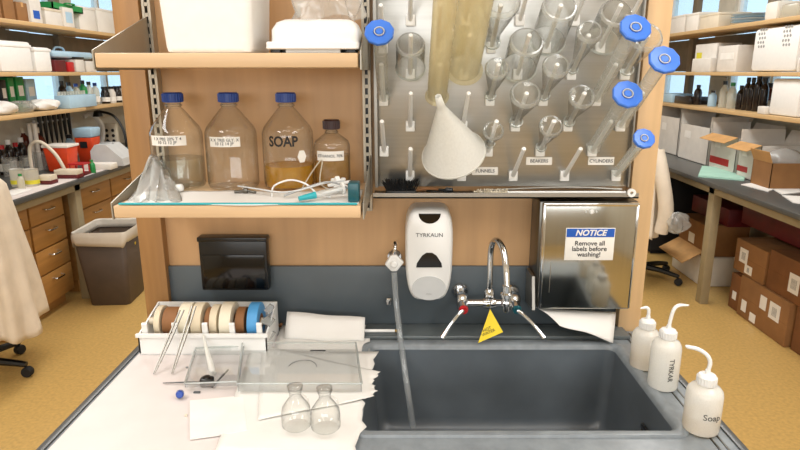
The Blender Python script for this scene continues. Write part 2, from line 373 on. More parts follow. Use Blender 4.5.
# glassware on the pegs
def cyl_on_peg(k, j, L, r, base_r, m, label, basem='bbase', base=True, oct_=10, grp='glassware drying on the pegs'):
    t = thing('graduated_cylinder', label, 'cylinder', (0, 0, 0), 0, grp)
    mt = pegmtx(k, j)
    MB().lathe([(r*1.22, .022), (r, .030), (r, L-.004), (0, L)], 24, mtx=mt).build('tube', m, t)
    b = MB()
    for q in range(8): 
        s = .06+(L-.1)*q/8; b.lathe([(r*1.01, s), (r*1.018, s+.0003), (r*1.01, s+.0006)], 16, mtx=mt)
    if base_r < .04: b.build('graduation_marks', 'lgrey', t)
    else: b.bm.free()
    if base:
        tw = pegmtx(k, j) @ Matrix.Rotation(R(12), 4, 'Z')
        b = MB().lathe([(r*1.1, L-.012), (r*1.2, L-.004), (base_r*.92, L), (base_r, L+.004), (base_r, L+.010), (base_r*.93, L+.012), (base_r*.42, L+.010), (base_r*.38, L+.006), (base_r*.28, L+.006), (base_r*.24, L+.012), (0, L+.012)], facet=oct_, mtx=tw)
        b.build('base', basem, t, ang=20)
        MB().lathe([(base_r*.30, L+.0065), (base_r*.36, L+.0125), (base_r*.3, L+.0125)], 16, mtx=tw).build('base_ring', 'lgrey' if basem == 'bbase' else basem, t)
    return t
cyl_on_peg(8, 1, .275, .0165, .035, 'frost', 'tall milky cylinder with blue base, just above the CYLINDERS label')
cyl_on_peg(9, 0, .205, .013, .0265, 'frost', 'shortest milky cylinder with small blue base, at the lower right corner of the steel rack')
cyl_on_peg(8, 3, .29, .0165, .035, 'frost', 'milky cylinder whose blue base is the highest of those on the right')
cyl_on_peg(9, 2, .29, .0165, .035, 'frost', 'milky cylinder whose blue base sticks out past the right pillar')
cyl_on_peg(0, 3, .275, .015, .0335, 'frost', 'milky cylinder with blue base at the left edge of the steel rack')
cyl_on_peg(2, 3, .50, .026, .05, 'amberpp', 'long yellowed plastic cylinder hanging above the white funnel', 'amberpp')
cyl_on_peg(3, 4, .36, .040, .055, 'amberpp', 'widest yellowed plastic cylinder, right of the one above the funnel', 'amberpp')
def flask_on_peg(k, j, r, L, label, s0=.02):
    t = thing('conical_flask', label, 'flask', (0, 0, 0), 0, 'glassware drying on the pegs')
    nr = max(.011, r*.36); mt = pegmtx(k, j, s0)
    pr = [(nr*1.25, 0), (nr*1.25, .004), (nr, .006), (nr, L*.27), (nr*1.15, L*.33), (r*.93, L*.86), (r, L*.92), (r*.985, L*.97), (r*.88, L), (r*.55, L-.003), (0, L-.005)]
    MB().lathe(pr, 32, mtx=mt).build('body', 'glass', t)
    MB().lathe([(nr*1.1, 0), (nr*1.33, .001), (nr*1.33, .005), (nr*1.1, .006)], 24, mtx=mt).build('rim', 'rimglass', t)
    MB().lathe([(r*.80, L+.0005), (r*.90, L+.0025), (r*1.01, L*.965), (r*1.005, L*.93)], 32, mtx=mt).build('base_glow_ring', 'baseglow', t)  # whitish ring paints in the glow of the thick base edge
def beaker_on_peg(k, j, r, L, label, s0=.03):
    t = thing('beaker', label, 'beaker', (0, 0, 0), 0, 'glassware drying on the pegs'); mt = pegmtx(k, j, s0)
    MB().lathe([(r*1.07, 0), (r*1.0, .004), (r, L-.012), (r*.97, L-.005), (r*.88, L), (r*.5, L-.003), (0, L-.004)], 32, mtx=mt).build('body', 'glass', t)
    MB().lathe([(r*1.0, .0035), (r*1.09, 0), (r*1.09, -.002), (r*1.0, .001)], 32, mtx=mt).build('rim', 'rimglass', t)
    MB().lathe([(r*.84, L+.001), (r*.93, L-.0005), (r*1.005, L-.007)], 32, mtx=mt).build('base_glow_ring', 'baseglow', t)  # bright base edge put into the colour, as on the flasks
beaker_on_peg(1, 4, .036, .10, 'squat glass beaker right of the leftmost blue base')
flask_on_peg(4, 1, .027, .075, 'small glass flask low on the rack, right of the white funnel', .04)
flask_on_peg(6, 1, .030, .12, 'glass flask directly above the BEAKERS label')
flask_on_peg(5, 2, .038, .14, 'glass flask in the middle of the rack, above and left of the BEAKERS label')
flask_on_peg(7, 2, .033, .13, 'glass flask just left of the blue base above the CYLINDERS label')
flask_on_peg(6, 3, .033, .14, 'glass flask in the centre of the rack, right of the large clear disc')
beaker_on_peg(5, 4, .042, .11, 'wide glass beaker with a large clear disc, upper middle of the rack')
flask_on_peg(7, 4, .030, .16, 'glass flask left of the highest blue base on the right')
beaker_on_peg(8, 5, .040, .11, 'large glass beaker near the top right of the rack')
flask_on_peg(9, 4, .040, .14, 'glass flask at the right edge of the rack above the blue bases')
beaker_on_peg(6, 5, .042, .13, 'large glass beaker at the top of the rack, above the central flasks')
flask_on_peg(4, 5, .045, .16, 'large glass flask at the top of the rack, right of the widest cylinder')
flask_on_peg(4, 3, .030, .13, 'glass flask over a peg right of the funnel tip')
# white funnel
t = thing('funnel', 'large white plastic funnel hanging mouth down on the steel rack', 'funnel', (0, 0, 0))
a = PY(453, 152, 1.53); ap = PY(441, 107, 1.43); d = (ap-a).normalized(); q = Matrix.Translation(a) @ d.to_track_quat('Z', 'Y').to_matrix().to_4x4(); L = (ap-a).length
MB().lathe([(.079, -.012), (.082, -.008), (.079, 0), (.074, .004), (.014, L-.012), (.0095, L), (.0095, L+.005), (.0065, L+.035)], 40, mtx=q).build('cone', 'funnel', t, solid=.0012)
MB().lathe([(.079, -.009), (.083, -.009), (.083, -.004), (.079, -.004)], 40, mtx=q).build('rim', 'funnel', t)

# ------------------------------------------------------------------ reagent bottles
def reagent(x, y, label, r=.066, h=.245, cap='blue', liquid=None, tagtext=None, tz=.5, big=None, tw=.06, caph=.024, lfrac=.25, sh=.66):
    t = thing('reagent_bottle', label, 'bottle', (x, y, 1.3545), 0, 'reagent bottles on the lower shelf')
    nr = .019 if r > .06 else .0155
    hb = h-caph
    pr = [(0, .003), (r*.85, .001), (r*.95, .003), (r, .012), (r, hb*sh*.93), (r*.985, hb*sh), (r*.9, hb*(sh+.06)), (nr*1.35, hb*.91), (nr, hb*.94), (nr, hb)]
    MB().lathe(pr, 40).build('body', 'botglass', t)
    MB().lathe([(nr*.9, hb-.012), (nr*1.15, hb-.010), (nr*1.15, hb-.006), (nr*.9, hb-.004)], 24).build('neck_ring', 'glass', t)
    cr = nr+.006
    cb = MB().lathe([(0, hb+caph), (cr*.9, hb+caph), (cr, hb+caph-.003), (cr, hb), (cr*.9, hb-.001)], 24)
    for k in range(24):
        a = 2*PI*k/24; cb.box(-.0012, .0012, -.0012, .0012, 0, caph-.004, mtx=Matrix.Translation((cr*math.cos(a), cr*math.sin(a), hb+.001)))
    cb.build('cap', cap, t)
    if liquid:
        lh = hb*lfrac; MB().lathe([(0, .005), (r*.93, .006), (r*.965, .014), (r*.965, lh), (0, lh)], 32).build('liquid', liquid, t)
    if tagtext:
        n_ = 12; wv = tw/r; z0, z1 = tz-.0125, tz+.0125; rr = r+.0008
        MB().sheet(lambda u, v: (math.sin((u-.5)*wv)*rr, -math.cos((u-.5)*wv)*rr, z0+(z1-z0)*v), n_, 1).build('paper_label', 'label', t)
        text(tagtext, .0105, 'greyink', t, (0, -rr-.0006, tz), bend=rr+.001, off=.0001)
    if big:
        text(big, .036, 'ink', t, (0, -r-.0015, tz), bend=r+.0015, off=.0009, sx=.86)
        hx = MB(); 
        hx.lathe([(0, 0), (.013, 0), (.013, .0008), (0, .0008)], facet=6, sy=1.35, loc=(math.sin(.72)*r, -math.cos(.72)*r-.0006, tz-.038), rot=(PI/2, 0, .72)); hx.build('hazard_sticker', 'label', t, smooth=False)
    return t
reagent(-.600, 1.575, 'tall glass bottle with blue cap nearest the left pillar, white label, nearly empty', tagtext='1 X PBS 20% T 4\n10 12 12 JP', tz=.128, tw=.094, liquid='water', lfrac=.35)
reagent(-.457, 1.575, 'empty tall glass bottle with blue cap, second from the left pillar, white label', tagtext='X X TRIS GLY. X\n10 12 14 JP', tz=.125, tw=.08)
reagent(-.309, 1.575, 'tall glass bottle of yellow soap with blue cap, marked SOAP', liquid='liquid', big='SOAP', tz=.125, lfrac=.27)
reagent(-.196, 1.59, 'short glass bottle with dark brown cap and white label, right of the soap bottle', r=.0475, h=.175, cap='browncap', liquid='liqpale', tagtext='ETHANOL 70%', tz=.085, tw=.076, lfrac=.55, sh=.74)

# things lying on the lower shelf
ZS = 1.3535
b = MB(); f_ = lambda u, v: (-.655+.545*u, 1.347+.155*v+.008*math.sin(u*9), ZS+.0015+.004*max(0, math.sin(u*11+v*3))*v+.0*v)
tag(b.sheet(f_, 30, 8).build('shelf_liner', 'paper', solid=.0015), 'white absorbent paper lying along the lower shelf under the tubing', 'liner')
tag(MB().box(-.66, -.112, 1.3445, 1.352, ZS+.001, ZS+.0052, .001).build('liner_edge', 'teal'), 'thin teal plastic strip running along the front of the lower shelf', 'strip')
# crumpled clear bag at the left end
def bag(u, v):
    x = -.652+.125*v*(1-.75*u)+.006*math.sin(v*26+u*2); z = ZS+.004+.085*(u**1.1)*(1-.6*v*v)+.004*math.sin(v*23); y = 1.37+.17*u+.012*math.sin(v*19+u*4)
    return (x, y, z)
tag(MB().sheet(bag, 14, 24).build('plastic_bag', 'film', solid=.0008), 'crumpled clear plastic bag propped against the left bracket of the lower shelf', 'bag')
tag(MB().lathe([(0, 0), (.009, .0), (.0115, .004), (.0115, .010), (.008, .016), (0, .017)], 18, loc=(-.572, 1.49, ZS+.006)).build('plastic_stopper', 'white'), 'small round white stopper beside the crumpled bag on the lower shelf', 'stopper')
def cable(pts, r, m, label, cat='tubing', name='tubing'):
    P = [PY(px, py, Y) for px, py, Y in pts]
    for p in P: p.z = max(p.z, ZS+r+.004)
    tag(MB().tube(P, r, 8, 5).build(name, m), label, cat, None)
cable([(272, 197, 1.42), (274, 186, 1.45), (290, 180, 1.46), (306, 184, 1.44), (318, 194, 1.42), (330, 197, 1.40)], .0022, 'white', 'white tubing arched in front of the soap bottle')
cable([(238, 186, 1.47), (258, 189, 1.44), (280, 192, 1.42), (300, 190, 1.41), (325, 183, 1.44), (344, 181, 1.46)], .0020, 'lgrey', 'grey tubing lying low across the middle of the lower shelf')
cable([(300, 192, 1.43), (312, 172, 1.49), (322, 160, 1.52), (320, 182, 1.47), (330, 190, 1.43)], .0017, 'milky', 'thin upright loop of clear tubing left of the brown capped bottle')
cable([(284, 196, 1.40), (305, 188, 1.42), (330, 182, 1.44), (352, 190, 1.40)], .0025, 'grey', 'dark grey tubing under the blue tipped syringe')
b = MB(); b.cyl((0, 0, 0), (.03, .006, .002), .0035).cyl((.028, 0, .004), (.055, -.008, 0), .003).box(.022, .034, -.006, .006, -.003, .009, .002)
tag(b.build('tube_connector', 'edge', None, (-.425, 1.46, ZS+.009)), 'small dark metal tube connector at the left end of the grey tubing', 'connector')
p0 = PY(299, 203, 1.362); p0.z = ZS+.012; p1 = PY(350, 184, 1.42); p1.z = ZS+.028; d = (p1-p0)
t = thing('syringe', 'clear syringe with a bright blue tip lying on the front of the lower shelf', 'syringe', p0)
MB().cyl((0, 0, 0), d*.32, .0055, .0085).build('tip', 'teal', t)
MB().cyl(d*.32, d*.85, .0085).build('barrel', 'film', t)
MB().cyl(d*.5, d*1.05, .0035).cyl(d*.84, d*.87, .014).cyl(d*1.05, d*1.08, .011).build('plunger', 'white', t)
b = MB()
for a_, l_ in ((.3, .06), (-.7, .055), (1.1, .045), (2.3, .04)):
    b.box(-l_/2, l_/2, -.006, .006, -.0035, .0035, .002, rot=(0, -a_*.4, a_))
tag(b.build('stopcock', 'white', None, (-.165, 1.47, ZS+.028)), 'white plastic stopcock cluster piled behind the syringe at the right end', 'stopcock')
tag(MB().box(-.013, .013, -.02, .02, 0, .045, .003).build('tip_box', 'tealdark', None, (-.122, 1.385, ZS+.003)), 'small dark teal plastic box at the right end of the lower shelf', 'box')

# upper shelf: foam box and instrument cover
ZU = 1.6905
t = thing('foam_box', 'big white foam box with rounded corners on the upper shelf', 'box', (-.435, 1.47, ZU))
w_, d_ = .205, .2
lp = [rrect(-w_*s/2+0, w_*s/2, -d_*s/2, d_*s/2, .022, z) for s, z in ((.88, 0), (.93, .003), (.965, .012), (1.08, .24))]
lp = [rrect(-.098*s, .098*s, -.10*s, .10*s, .018, z) for s, z in ((.90, 0), (.955, .003), (.975, .012), (1.09, .25))]
bb = loft(lp[::-1]); bb.build('body', 'foam', t, ang=50)
MB().box(-.113, .113, -.115, .115, .25, .275, .008).build('lid', 'foam', t)
t = thing('instrument_cover', 'low white moulded instrument with rounded top, right of the foam box', 'instrument', (-.205, 1.44, ZU))
lp = [rrect(-x1, x1, -.07, .07, .012, z) for x1, z in ((.097, .010), (.100, .014), (.100, .024))]
bb = loft([rrect(-.1, .1, -.07, .08, .008, .008), rrect(-.102, .102, -.072, .08, .008, .010), rrect(-.102, .102, -.072, .08, .008, .022), rrect(-.1, .1, -.07, .08, .008, .024)]); bb.bm.faces.new(bb.bm.verts[:28]); bb.build('flange', 'white', t)
loft([rrect(-.094, .100, -.062, .078, .02, .024), rrect(-.093, .100, -.061, .078, .02, .05), rrect(-.083, .093, -.053, .072, .02, .066), rrect(-.068, .08, -.04, .06, .02, .073)]).build('body', 'white', t, ang=60)
ft = MB()
for x in (-.085, .082): ft.box(x-.011, x+.011, -.055, -.03, 0, .0085, .001)
ft.box(-.09, .09, .04, .06, 0, .0085); ft.build('foot', 'black', t)
MB().box(-.06, .06, -.064, -.05, .001, .0085).build('front_panel', 'lgrey', t)
def pb2(u, v):
    a = u*2*PI; r_ = .075*(1-.15*v)+.010*math.sin(a*5+v*7)+.006*math.sin(a*11-v*5)
    return (.02+r_*math.cos(a)*1.0, r_*math.sin(a)*.75, .002+.13*v+.006*math.sin(a*4))
o = MB().sheet(pb2, 40, 10); o = o.build('plastic_bag', 'film', None, (-.20, 1.445, ZU+.074)); tag(o, 'crumpled clear plastic bag lying on top of the white moulded instrument', 'bag')

# ------------------------------------------------------------------ soap dispenser
cx = PY(428, 250, 1.68).x
t = thing('soap_dispenser', 'white wall mounted soap dispenser with black window, left of the faucet', 'soap dispenser', (cx, WY-.001, 1.155))
def egg(s, y, zz=0):
    out = []
    for k in range(36):
        a = 2*PI*k/36; x = math.cos(a); z = math.sin(a)
        px_ = .0665*math.copysign(abs(x)**.38, x); pz = .135*math.copysign(abs(z)**.62, z)
        f = 1+.04*(pz/.135) if pz > 0 else 1-.10*(pz/.135)**2
        out.append(Vector((px_*f*s, y, pz*s+zz)))
    return out
loft([egg(1, 0), egg(1, -.055), egg(.985, -.075), egg(.94, -.088), egg(.85, -.094)]).build('housing', 'white', t, ang=50)
def tri(w_, z0, z1, y, n_=10, flip=1):
    pts = [(-w_, y, z0), (w_, y, z0)]
    return pts
b = MB(); pts = [(-.036, -.0965, -.03), (.036, -.0965, -.03), (.034, -.0965, -.018), (.02, -.0965, .004), (.008, -.0965, .012), (-.008, -.0965, .012), (-.02, -.0965, .004), (-.034, -.0965, -.018)]
b.prism(pts, (0, .006, 0)).build('window', 'blackg', t)
pts = [(.03*math.cos(R(a)), -.0955, .122+.027*math.sin(R(a))) for a in range(180, 361, 15)]
MB().prism(pts, (0, .03, 0)).build('top_latch', 'blackg', t)
pts = [(.048*math.cos(R(a)), -.098, -.092+(.036 if a < 180 else .034)*math.sin(R(a))) for a in range(0, 360, 12)]
MB().prism(pts, (0, .02, 0)).build('push_bar', 'lgrey', t)
text('TYRKAUN', .0155, 'greyink', t, (0, -.0948, .062), off=.0001, sx=1.05)
text('PUSH', .006, 'grey', t, (0, -.0987, -.108))

# ------------------------------------------------------------------ paper towel dispenser
tx0, tx1, tz0, tz1, ty = .366, .625, 1.008, 1.312, 1.565
t = thing('paper_towel_dispenser', 'polished steel paper towel dispenser with a NOTICE sign, right of the faucet', 'paper towel dispenser', (0, 0, 0))
MB().box(tx0-.006, tx1, ty+.012, WY-.002, tz0+.006, tz1+.002, .004).build('case', 'edge', t)
MB().box(tx0, tx1, ty, ty+.011, tz0, tz1, .005, seg=3).build('door', 'mirror', t)
MB().box(tx0+.002, tx0+.010, ty-.003, ty+.004, tz0+.004, tz1-.004, .002).box(tx0+.002, tx1-.002, ty-.003, ty+.006, tz1-.01, tz1+.001, .003).box(tx1-.006, tx1-.001, ty-.003, ty+.004, tz0+.004, tz1-.004, .002).build('door_trim', 'chrome', t)
MB().prism([(tx0-.007, ty+.02, tz0+.09), (tx0-.007, ty-.006, tz0-.0), (tx0-.007, WY-.02, tz0-.012), (tx0-.007, WY-.02, tz0+.09)], (-.008, 0, 0)).build('side_lever', 'satin', t)
b = MB(); b.lathe([(0, .003), (.004, .003), (.006, 0)], 16, loc=((tx0+tx1)/2+.002, ty-.0003, tz1-.025), rot=(PI/2, 0, 0))
for dx in (-.014, .014): b.lathe([(0, .002), (.0018, .002), (.0022, 0)], 8, loc=((tx0+tx1)/2+dx, ty-.0003, tz1-.024), rot=(PI/2, 0, 0))
b.build('lock', 'white', t)
MB().box(tx0+.029, tx0+.0315, ty-.001, ty, tz0+.05, tz0+.14, .0003).build('level_slot', 'satin', t)
MB().box(tx0+.03, tx1-.03, ty+.02, WY-.03, tz0-.004, tz0+.002).build('paper_slot', 'black', t)
c = PY(589.5, 244, ty); sg = MB().box(-.0665, .0665, -.0015, 0, -.0455, .0455, .0005).build('notice_sign', 'label', t, (c.x, ty-.0004, c.z))
MB().box(-.0645, .0645, -.0022, -.0014, .020, .0435).build('header', 'signblue', sg)
text('NOTICE', .0225, 'card', sg, (0, -.0028, .0315), shear=.25, off=.0007)
text('Remove all\nlabels before\nwashing!', .0185, 'ink', sg, (0, -.0021, -.0135), off=.0002, sx=1.0)
def towel(u, v):
    a = Vector((tx0+.004, 1.60, 1.0)); b_ = Vector((.60, 1.60, .985)); c_ = PY(613, 342, 1.53); d_ = PY(560, 325, 1.52)
    p = (a*(1-u)+b_*u)*(1-v)+(d_*(1-u)+c_*u)*v; p.z += .006*math.sin(v*PI)-.003*math.sin(u*7+1)*v
    return p
tag(MB().sheet(towel, 12, 10).build('paper_towel', 'paper', solid=.0012), 'white paper towel hanging out of the bottom of the steel dispenser', 'paper towel')

# ------------------------------------------------------------------ faucet
FY = 1.60
t = thing('faucet', 'chrome wall mounted faucet with swan neck spout and two wrist levers', 'faucet', (0, 0, 0))
fz = 1.013; xl, xr, xm = .160, .308, .236
b = MB().cyl((xl, FY, fz), (xr, FY, fz), .011, seg=20)
b.lathe([(0, -.02), (.014, -.018), (.017, -.008), (.017, .008), (.014, .018), (0, .02)], 20, loc=(xm, FY, fz), rot=(0, PI/2, 0))
for x in (xl, xr):
    b.cyl((x, WY-.013, fz+.012), (x, WY-.02, fz+.012), .026, .022, 20).cyl((x, WY-.015, fz+.012), (x, FY-.01, fz+.006), .012, seg=16)
    b.lathe([(0, -.024), (.014, -.022), (.016, -.01), (.018, .01), (.013, .022), (0, .026)], 20, loc=(x, FY, fz+.004))
b.build('body', 'chrome', t)
sp = [(xm, FY, fz+.012), (xm, FY, 1.10), (xm, FY, 1.165), (xm+.004, FY-.012, 1.196), (xm+.012, FY-.04, 1.208), (xm+.022, FY-.075, 1.192), (xm+.027, FY-.10, 1.150), (xm+.029, FY-.112, 1.105)]
MB().tube(sp, .0085, 16, 6).build('spout', 'chrome', t)
MB().lathe([(0, .025), (.012, .022), (.0145, .014), (.0145, -.004), (.011, -.008), (0, -.008)], 20, loc=(xm, FY, fz+.02)).build('swivel_nut', 'chrome', t)
ab = (xm+.029, FY-.114, 1.055)
MB().lathe([(.006, -.022), (.0085, -.02), (.0085, -.005), (.014, -.002), (.014, .006), (.011, .010), (.011, .018), (.0165, .021), (.0165, .030), (.012, .034), (.012, .052), (0, .055)], 20, loc=ab).build('aerator', 'chrome', t)
for x, s_, mm, nm, tip in ((xl, -1, 'red', 'red collar on the hot water lever', (442, 338)), (xr, 1, 'tealdark', 'green collar on the cold water lever', (544, 338))):
    hb = Vector((x, FY-.012, fz+.004)); hc = hb+Vector((0, -.03, -.006))
    tp = PY(*tip, 1.51)
    lv = MB().cyl(hb, hc, .012, .013, 16).tube([hc+Vector((0, 0, 0)), hc+(tp-hc)*.25+Vector((0, 0, .004)), hc+(tp-hc)*.6+Vector((0, 0, .006)), tp], .006, 10, 5, radii=[.009, .0048, .005, .0075]).build('lever', 'chrome', t)
    q = MB().cyl(hc, hc+Vector((0, -.008, -.002)), .0135, .011, 18).build('collar', mm, lv); q['label'] = nm
# yellow triangular tag
apx = PY(490, 309, 1.545); pl = PY(478, 343, 1.52); prr = PY(503, 332, 1.53)
nrm = (pl-apx).cross(prr-apx).normalized()
if nrm.y > 0: nrm = -nrm
t = thing('warning_tag', 'yellow triangular warning tag hanging from the faucet', 'sign', apx)
MB().prism([Vector((0, 0, 0)), pl-apx, prr-apx], nrm*.0012).build('plate', 'yellow', t, smooth=False)
b = MB().tube([(0, 0, -.004), (.003, .02, .01), (.0, .045, .02), (-.002, .03, .002)], .0009, 6).build('wire_loop', 'satin', t)
xa = (prr-pl).normalized(); ya = nrm.cross(xa).normalized(); ya = ya if ya.z > 0 else -ya
rm = Matrix((xa, ya, xa.cross(ya))).transposed().to_euler(); cc = (pl+prr)/2-apx+ya*.02+nrm*.0016
text('HOT\nWATER', .0115, 'ink', t, cc, rm, off=.0001)

# water hose outlet and pure water hose
t = thing('pure_water_tap', 'small wall tap with a white plastic valve head, left of the soap dispenser', 'tap', (0, 0, 0))
v0 = PY(394, 263, 1.61)
b = MB(); 
b.prism([(v0.x-.026, 1.60, v0.z-.002), (v0.x-.008, 1.60, v0.z-.022), (v0.x+.008, 1.60, v0.z-.022), (v0.x+.028, 1.60, v0.z+.004), (v0.x+.006, 1.60, v0.z+.026), (v0.x-.010, 1.60, v0.z+.024)], (0, .016, 0))
b.cyl((v0.x, 1.602, v0.z), (v0.x, 1.592, v0.z), .012, .009, 16)
o_ = b.build('valve_head', 'white', t); md = o_.modifiers.new('bevel', 'BEVEL'); md.width = .003; md.segments = 2
b = MB(); b.tube([(v0.x, 1.61, v0.z+.02), (v0.x+.003, 1.61, v0.z+.045), (v0.x+.003, 1.625, v0.z+.056)], .005, 10, 5).cyl((v0.x, 1.615, v0.z), (v0.x, WY-.002, v0.z), .008).cyl((v0.x, WY-.010, v0.z), (v0.x, WY-.002, v0.z), .02, seg=20)
b.build('metal_stem', 'chrome', t)
k0 = PY(389, 300, 1.64); b = MB().cyl((k0.x, WY-.013, k0.z), (k0.x, WY-.04, k0.z), .008).lathe([(0, -.012), (.009, -.010), (.011, 0), (.009, .010), (0, .012)], 16, loc=(k0.x, WY-.045, k0.z))
b.build('side_outlet', 'chrome', t)
P = [PY(394, 272, 1.605), PY(396, 300, 1.60), PY(400, 335, 1.56), PY(404, 365, 1.49), PY(409, 400, 1.44), PY(413, 428, 1.42)]
tag(MB().tube(P, .0085, 12, 6, cap=False).build('water_hose', 'tubing'), 'clear plastic hose hanging from the white tap into the sink', 'hose')
r0 = PZ(370, 331, CZ+.017); r1 = PZ(395, 331, CZ+.017)
o_ = tag(MB().cyl((r0.x-.03, 1.60, CZ+.0175), (r1.x, 1.60, CZ+.0175), .0048, seg=12).build('stirring_rod', 'white'), 'short white rod with a brass end on the ledge behind the sink', 'rod')
MB().cyl((r1.x, 1.60, CZ+.0175), (r1.x+.012, 1.60, CZ+.0175), .005, .004, 12).build('brass_tip', 'brass', o_)

# black wall box
a0 = PY(197, 238, 1.63); a1 = PY(269, 291, 1.63)
t = thing('wall_box', 'black plastic wall box above the rack of tape rolls', 'box', (0, 0, 0))
MB().box(a0.x, a1.x, 1.632, WY-.013, a1.z, a0.z, .006).build('case', 'black', t)
MB().box(a0.x+.01, a1.x-.008, 1.628, 1.633, a1.z+.008, a0.z-.05, .002).build('door', 'blackg', t)
MB().box(a0.x-.002, a1.x+.002, 1.629, WY-.013, a0.z-.012, a0.z+.001, .003).build('top_lip', 'black', t)

# ------------------------------------------------------------------ tape rack
bx0, bx1, by0, by1 = -.716, -.372, 1.478, 1.625
t = thing('tape_rack', 'long white plastic bin with clips holding a row of tape rolls', 'tape rack', (0, 0, 0))
z0 = CZ+.0025
b = MB().box(bx0, bx1, by0, by1, z0, z0+.004).box(bx0, bx1, by0, by0+.004, z0, z0+.058).box(bx0, bx1, by1-.004, by1, z0, z0+.095)
b.prism([(bx0, by0, z0), (bx0, by1, z0), (bx0, by1, z0+.095), (bx0, by0, z0+.058)], (.004, 0, 0)).prism([(bx1-.004, by0, z0), (bx1-.004, by1, z0), (bx1-.004, by1, z0+.095), (bx1-.004, by0, z0+.058)], (.004, 0, 0))
b.box(bx0-.004, bx1+.004, by0-.006, by0+.003, z0+.052, z0+.062, .001)
b.build('bin', 'white', t, smooth=False)
RY, RZ = 1.552, z0+.066
MB().cyl((bx0+.004, RY, RZ), (bx1-.004, RY, RZ), .010).build('spindle', 'offw', t)
for px in (147, 176, 206, 233, 260):
    x = PY(px, 318, 1.50).x
    if px < 150: x = bx0+.018
    MB().prism([(x-.008, by0+.012, z0+.004), (x-.007, by0+.004, z0+.086), (x-.007, by0+.008, z0+.09), (x-.007, by0+.024, z0+.004)], (.014, 0, 0)).build('clip', 'white', t, smooth=False)
rolls = [(157, .016, .044, 'tapec', 'pinkish beige tape roll at the left end of the row'), (169, .038, .040, 'tapebr', 'wide brown tape roll, second from the left of the row'),
         (184, .030, .052, 'tapew', 'cream masking tape roll, left one of the touching pair'), (197, .027, .052, 'tapec', 'beige tape roll touching the cream masking tape roll'), (206.5, .013, .039, 'tapebr', 'narrow brown roll in the middle of the row'),
         (213.5, .020, .047, 'tapec', 'thinner beige tape roll right of the narrow brown one'), (226, .031, .054, 'tapew', 'largest cream tape roll, right of the middle of the row'), (239.5, .024, .040, 'tapebr', 'brown roll just left of the blue tape'),
         (253, .028, .053, 'tapeb', 'blue tape roll near the right end of the row')]
for px, hw, rr, mm, lb in rolls:
    x = PY(px, 318, 1.52).x
    o = MB().lathe([(.022, -hw/2), (rr-.001, -hw/2), (rr, -hw/2+.001), (rr, hw/2-.001), (rr-.001, hw/2), (.022, hw/2), (.022, -hw/2)], 36, rot=(0, PI/2, 0)).build('tape_roll', mm, None, (x, RY, RZ)); tag(o, lb, 'tape', 'tape rolls on the white rack')
    MB().lathe([(.0125, -hw/2-.0005), (.0218, -hw/2-.0005), (.0218, hw/2+.0005), (.0125, hw/2+.0005), (.0125, -hw/2-.0005)], 24, rot=(0, PI/2, 0)).build('core', 'tapebr' if mm != 'tapebr' else 'box2', o)
def crumple(u, v): return (PY(266, 318, 1.52).x+.010*math.sin(v*16)+.006*u, 1.505+.05*u+.006*math.cos(v*13), z0+.02+.095*v)
tag(MB().sheet(crumple, 6, 16).build('plastic_wrap', 'film', solid=.001), 'crumpled clear plastic wrap at the right end of the tape rack', 'wrap')

# ------------------------------------------------------------------ things on the counter
zc = CZ+.0022
def sheetpoly(name, pix, dz, m, label, cat, th=.0012, wav=.0015):
    P = [PZ(px, py, zc+dz) for px, py in pix]
    o = MB().prism(P, (0, 0, th)).build(name, m, smooth=False); return tag(o, label, cat)
def curled(name, q, dz, m, label, cat, amp=.003, jag=0, curl=0):
    A, B, C_, D = [PZ(px, py, zc+dz) for px, py in q]
    def f(u, v):
        uu = u
        p = (A*(1-u)+B*u)*(1-v)+(D*(1-u)+C_*u)*v
        if jag and u > .8: p.x += jag*(math.sin(v*9+1)*.7+(abs((v*5.3) % 1-.5)*2-.5)+.25*math.sin(v*61))*(u-.8)/.2
        p.z += amp*abs(math.sin(u*5+v*3))*abs(math.sin(v*4+.5))+curl*max(0, u-.8)
        return p
    return tag(MB().sheet(f, 20, 20).build(name, m, solid=.0006), label, cat)
curled('paper_towel', ((281, 325), (371, 323), (366, 400), (262, 400)), .001, 'paper', 'white sheet lying furthest back beneath the clear trays', 'paper', .003)
curled('paper_towel', ((250, 352), (374, 352), (352, 462), (215, 452)), .005, 'paper', 'large white towel sheet with torn right edge hanging over the edge of the sink', 'paper', .0025, .012)
curled('paper_towel', ((262, 345), (377, 372), (372, 398), (258, 420)), .0095, 'paper', 'small creased white sheet whose corner points at the sink', 'paper', .002, .008)
sheetpoly('white_card', ((190, 402), (243, 397), (247, 432), (190, 440)), .0025, 'card', 'white paper card at the front left of the white towels', 'card', .004)
# card of handwritten sheets at the back
A = PY(286, 314, 1.56); 
def stand(u, v):
    P0, P1 = Vector((-.345, 1.60, zc+.004)), Vector((-.118, 1.585, zc+.004))
    p = P0*(1-u)+P1*u; p.z += .060*v-.012*u*v+.0015*math.sin(u*9); p.y += .055*v-.03; return p
tag(MB().sheet(stand, 14, 4).build('paper_towel', 'paper', solid=.001), 'white paper leaning against the wall behind the clear trays', 'paper')
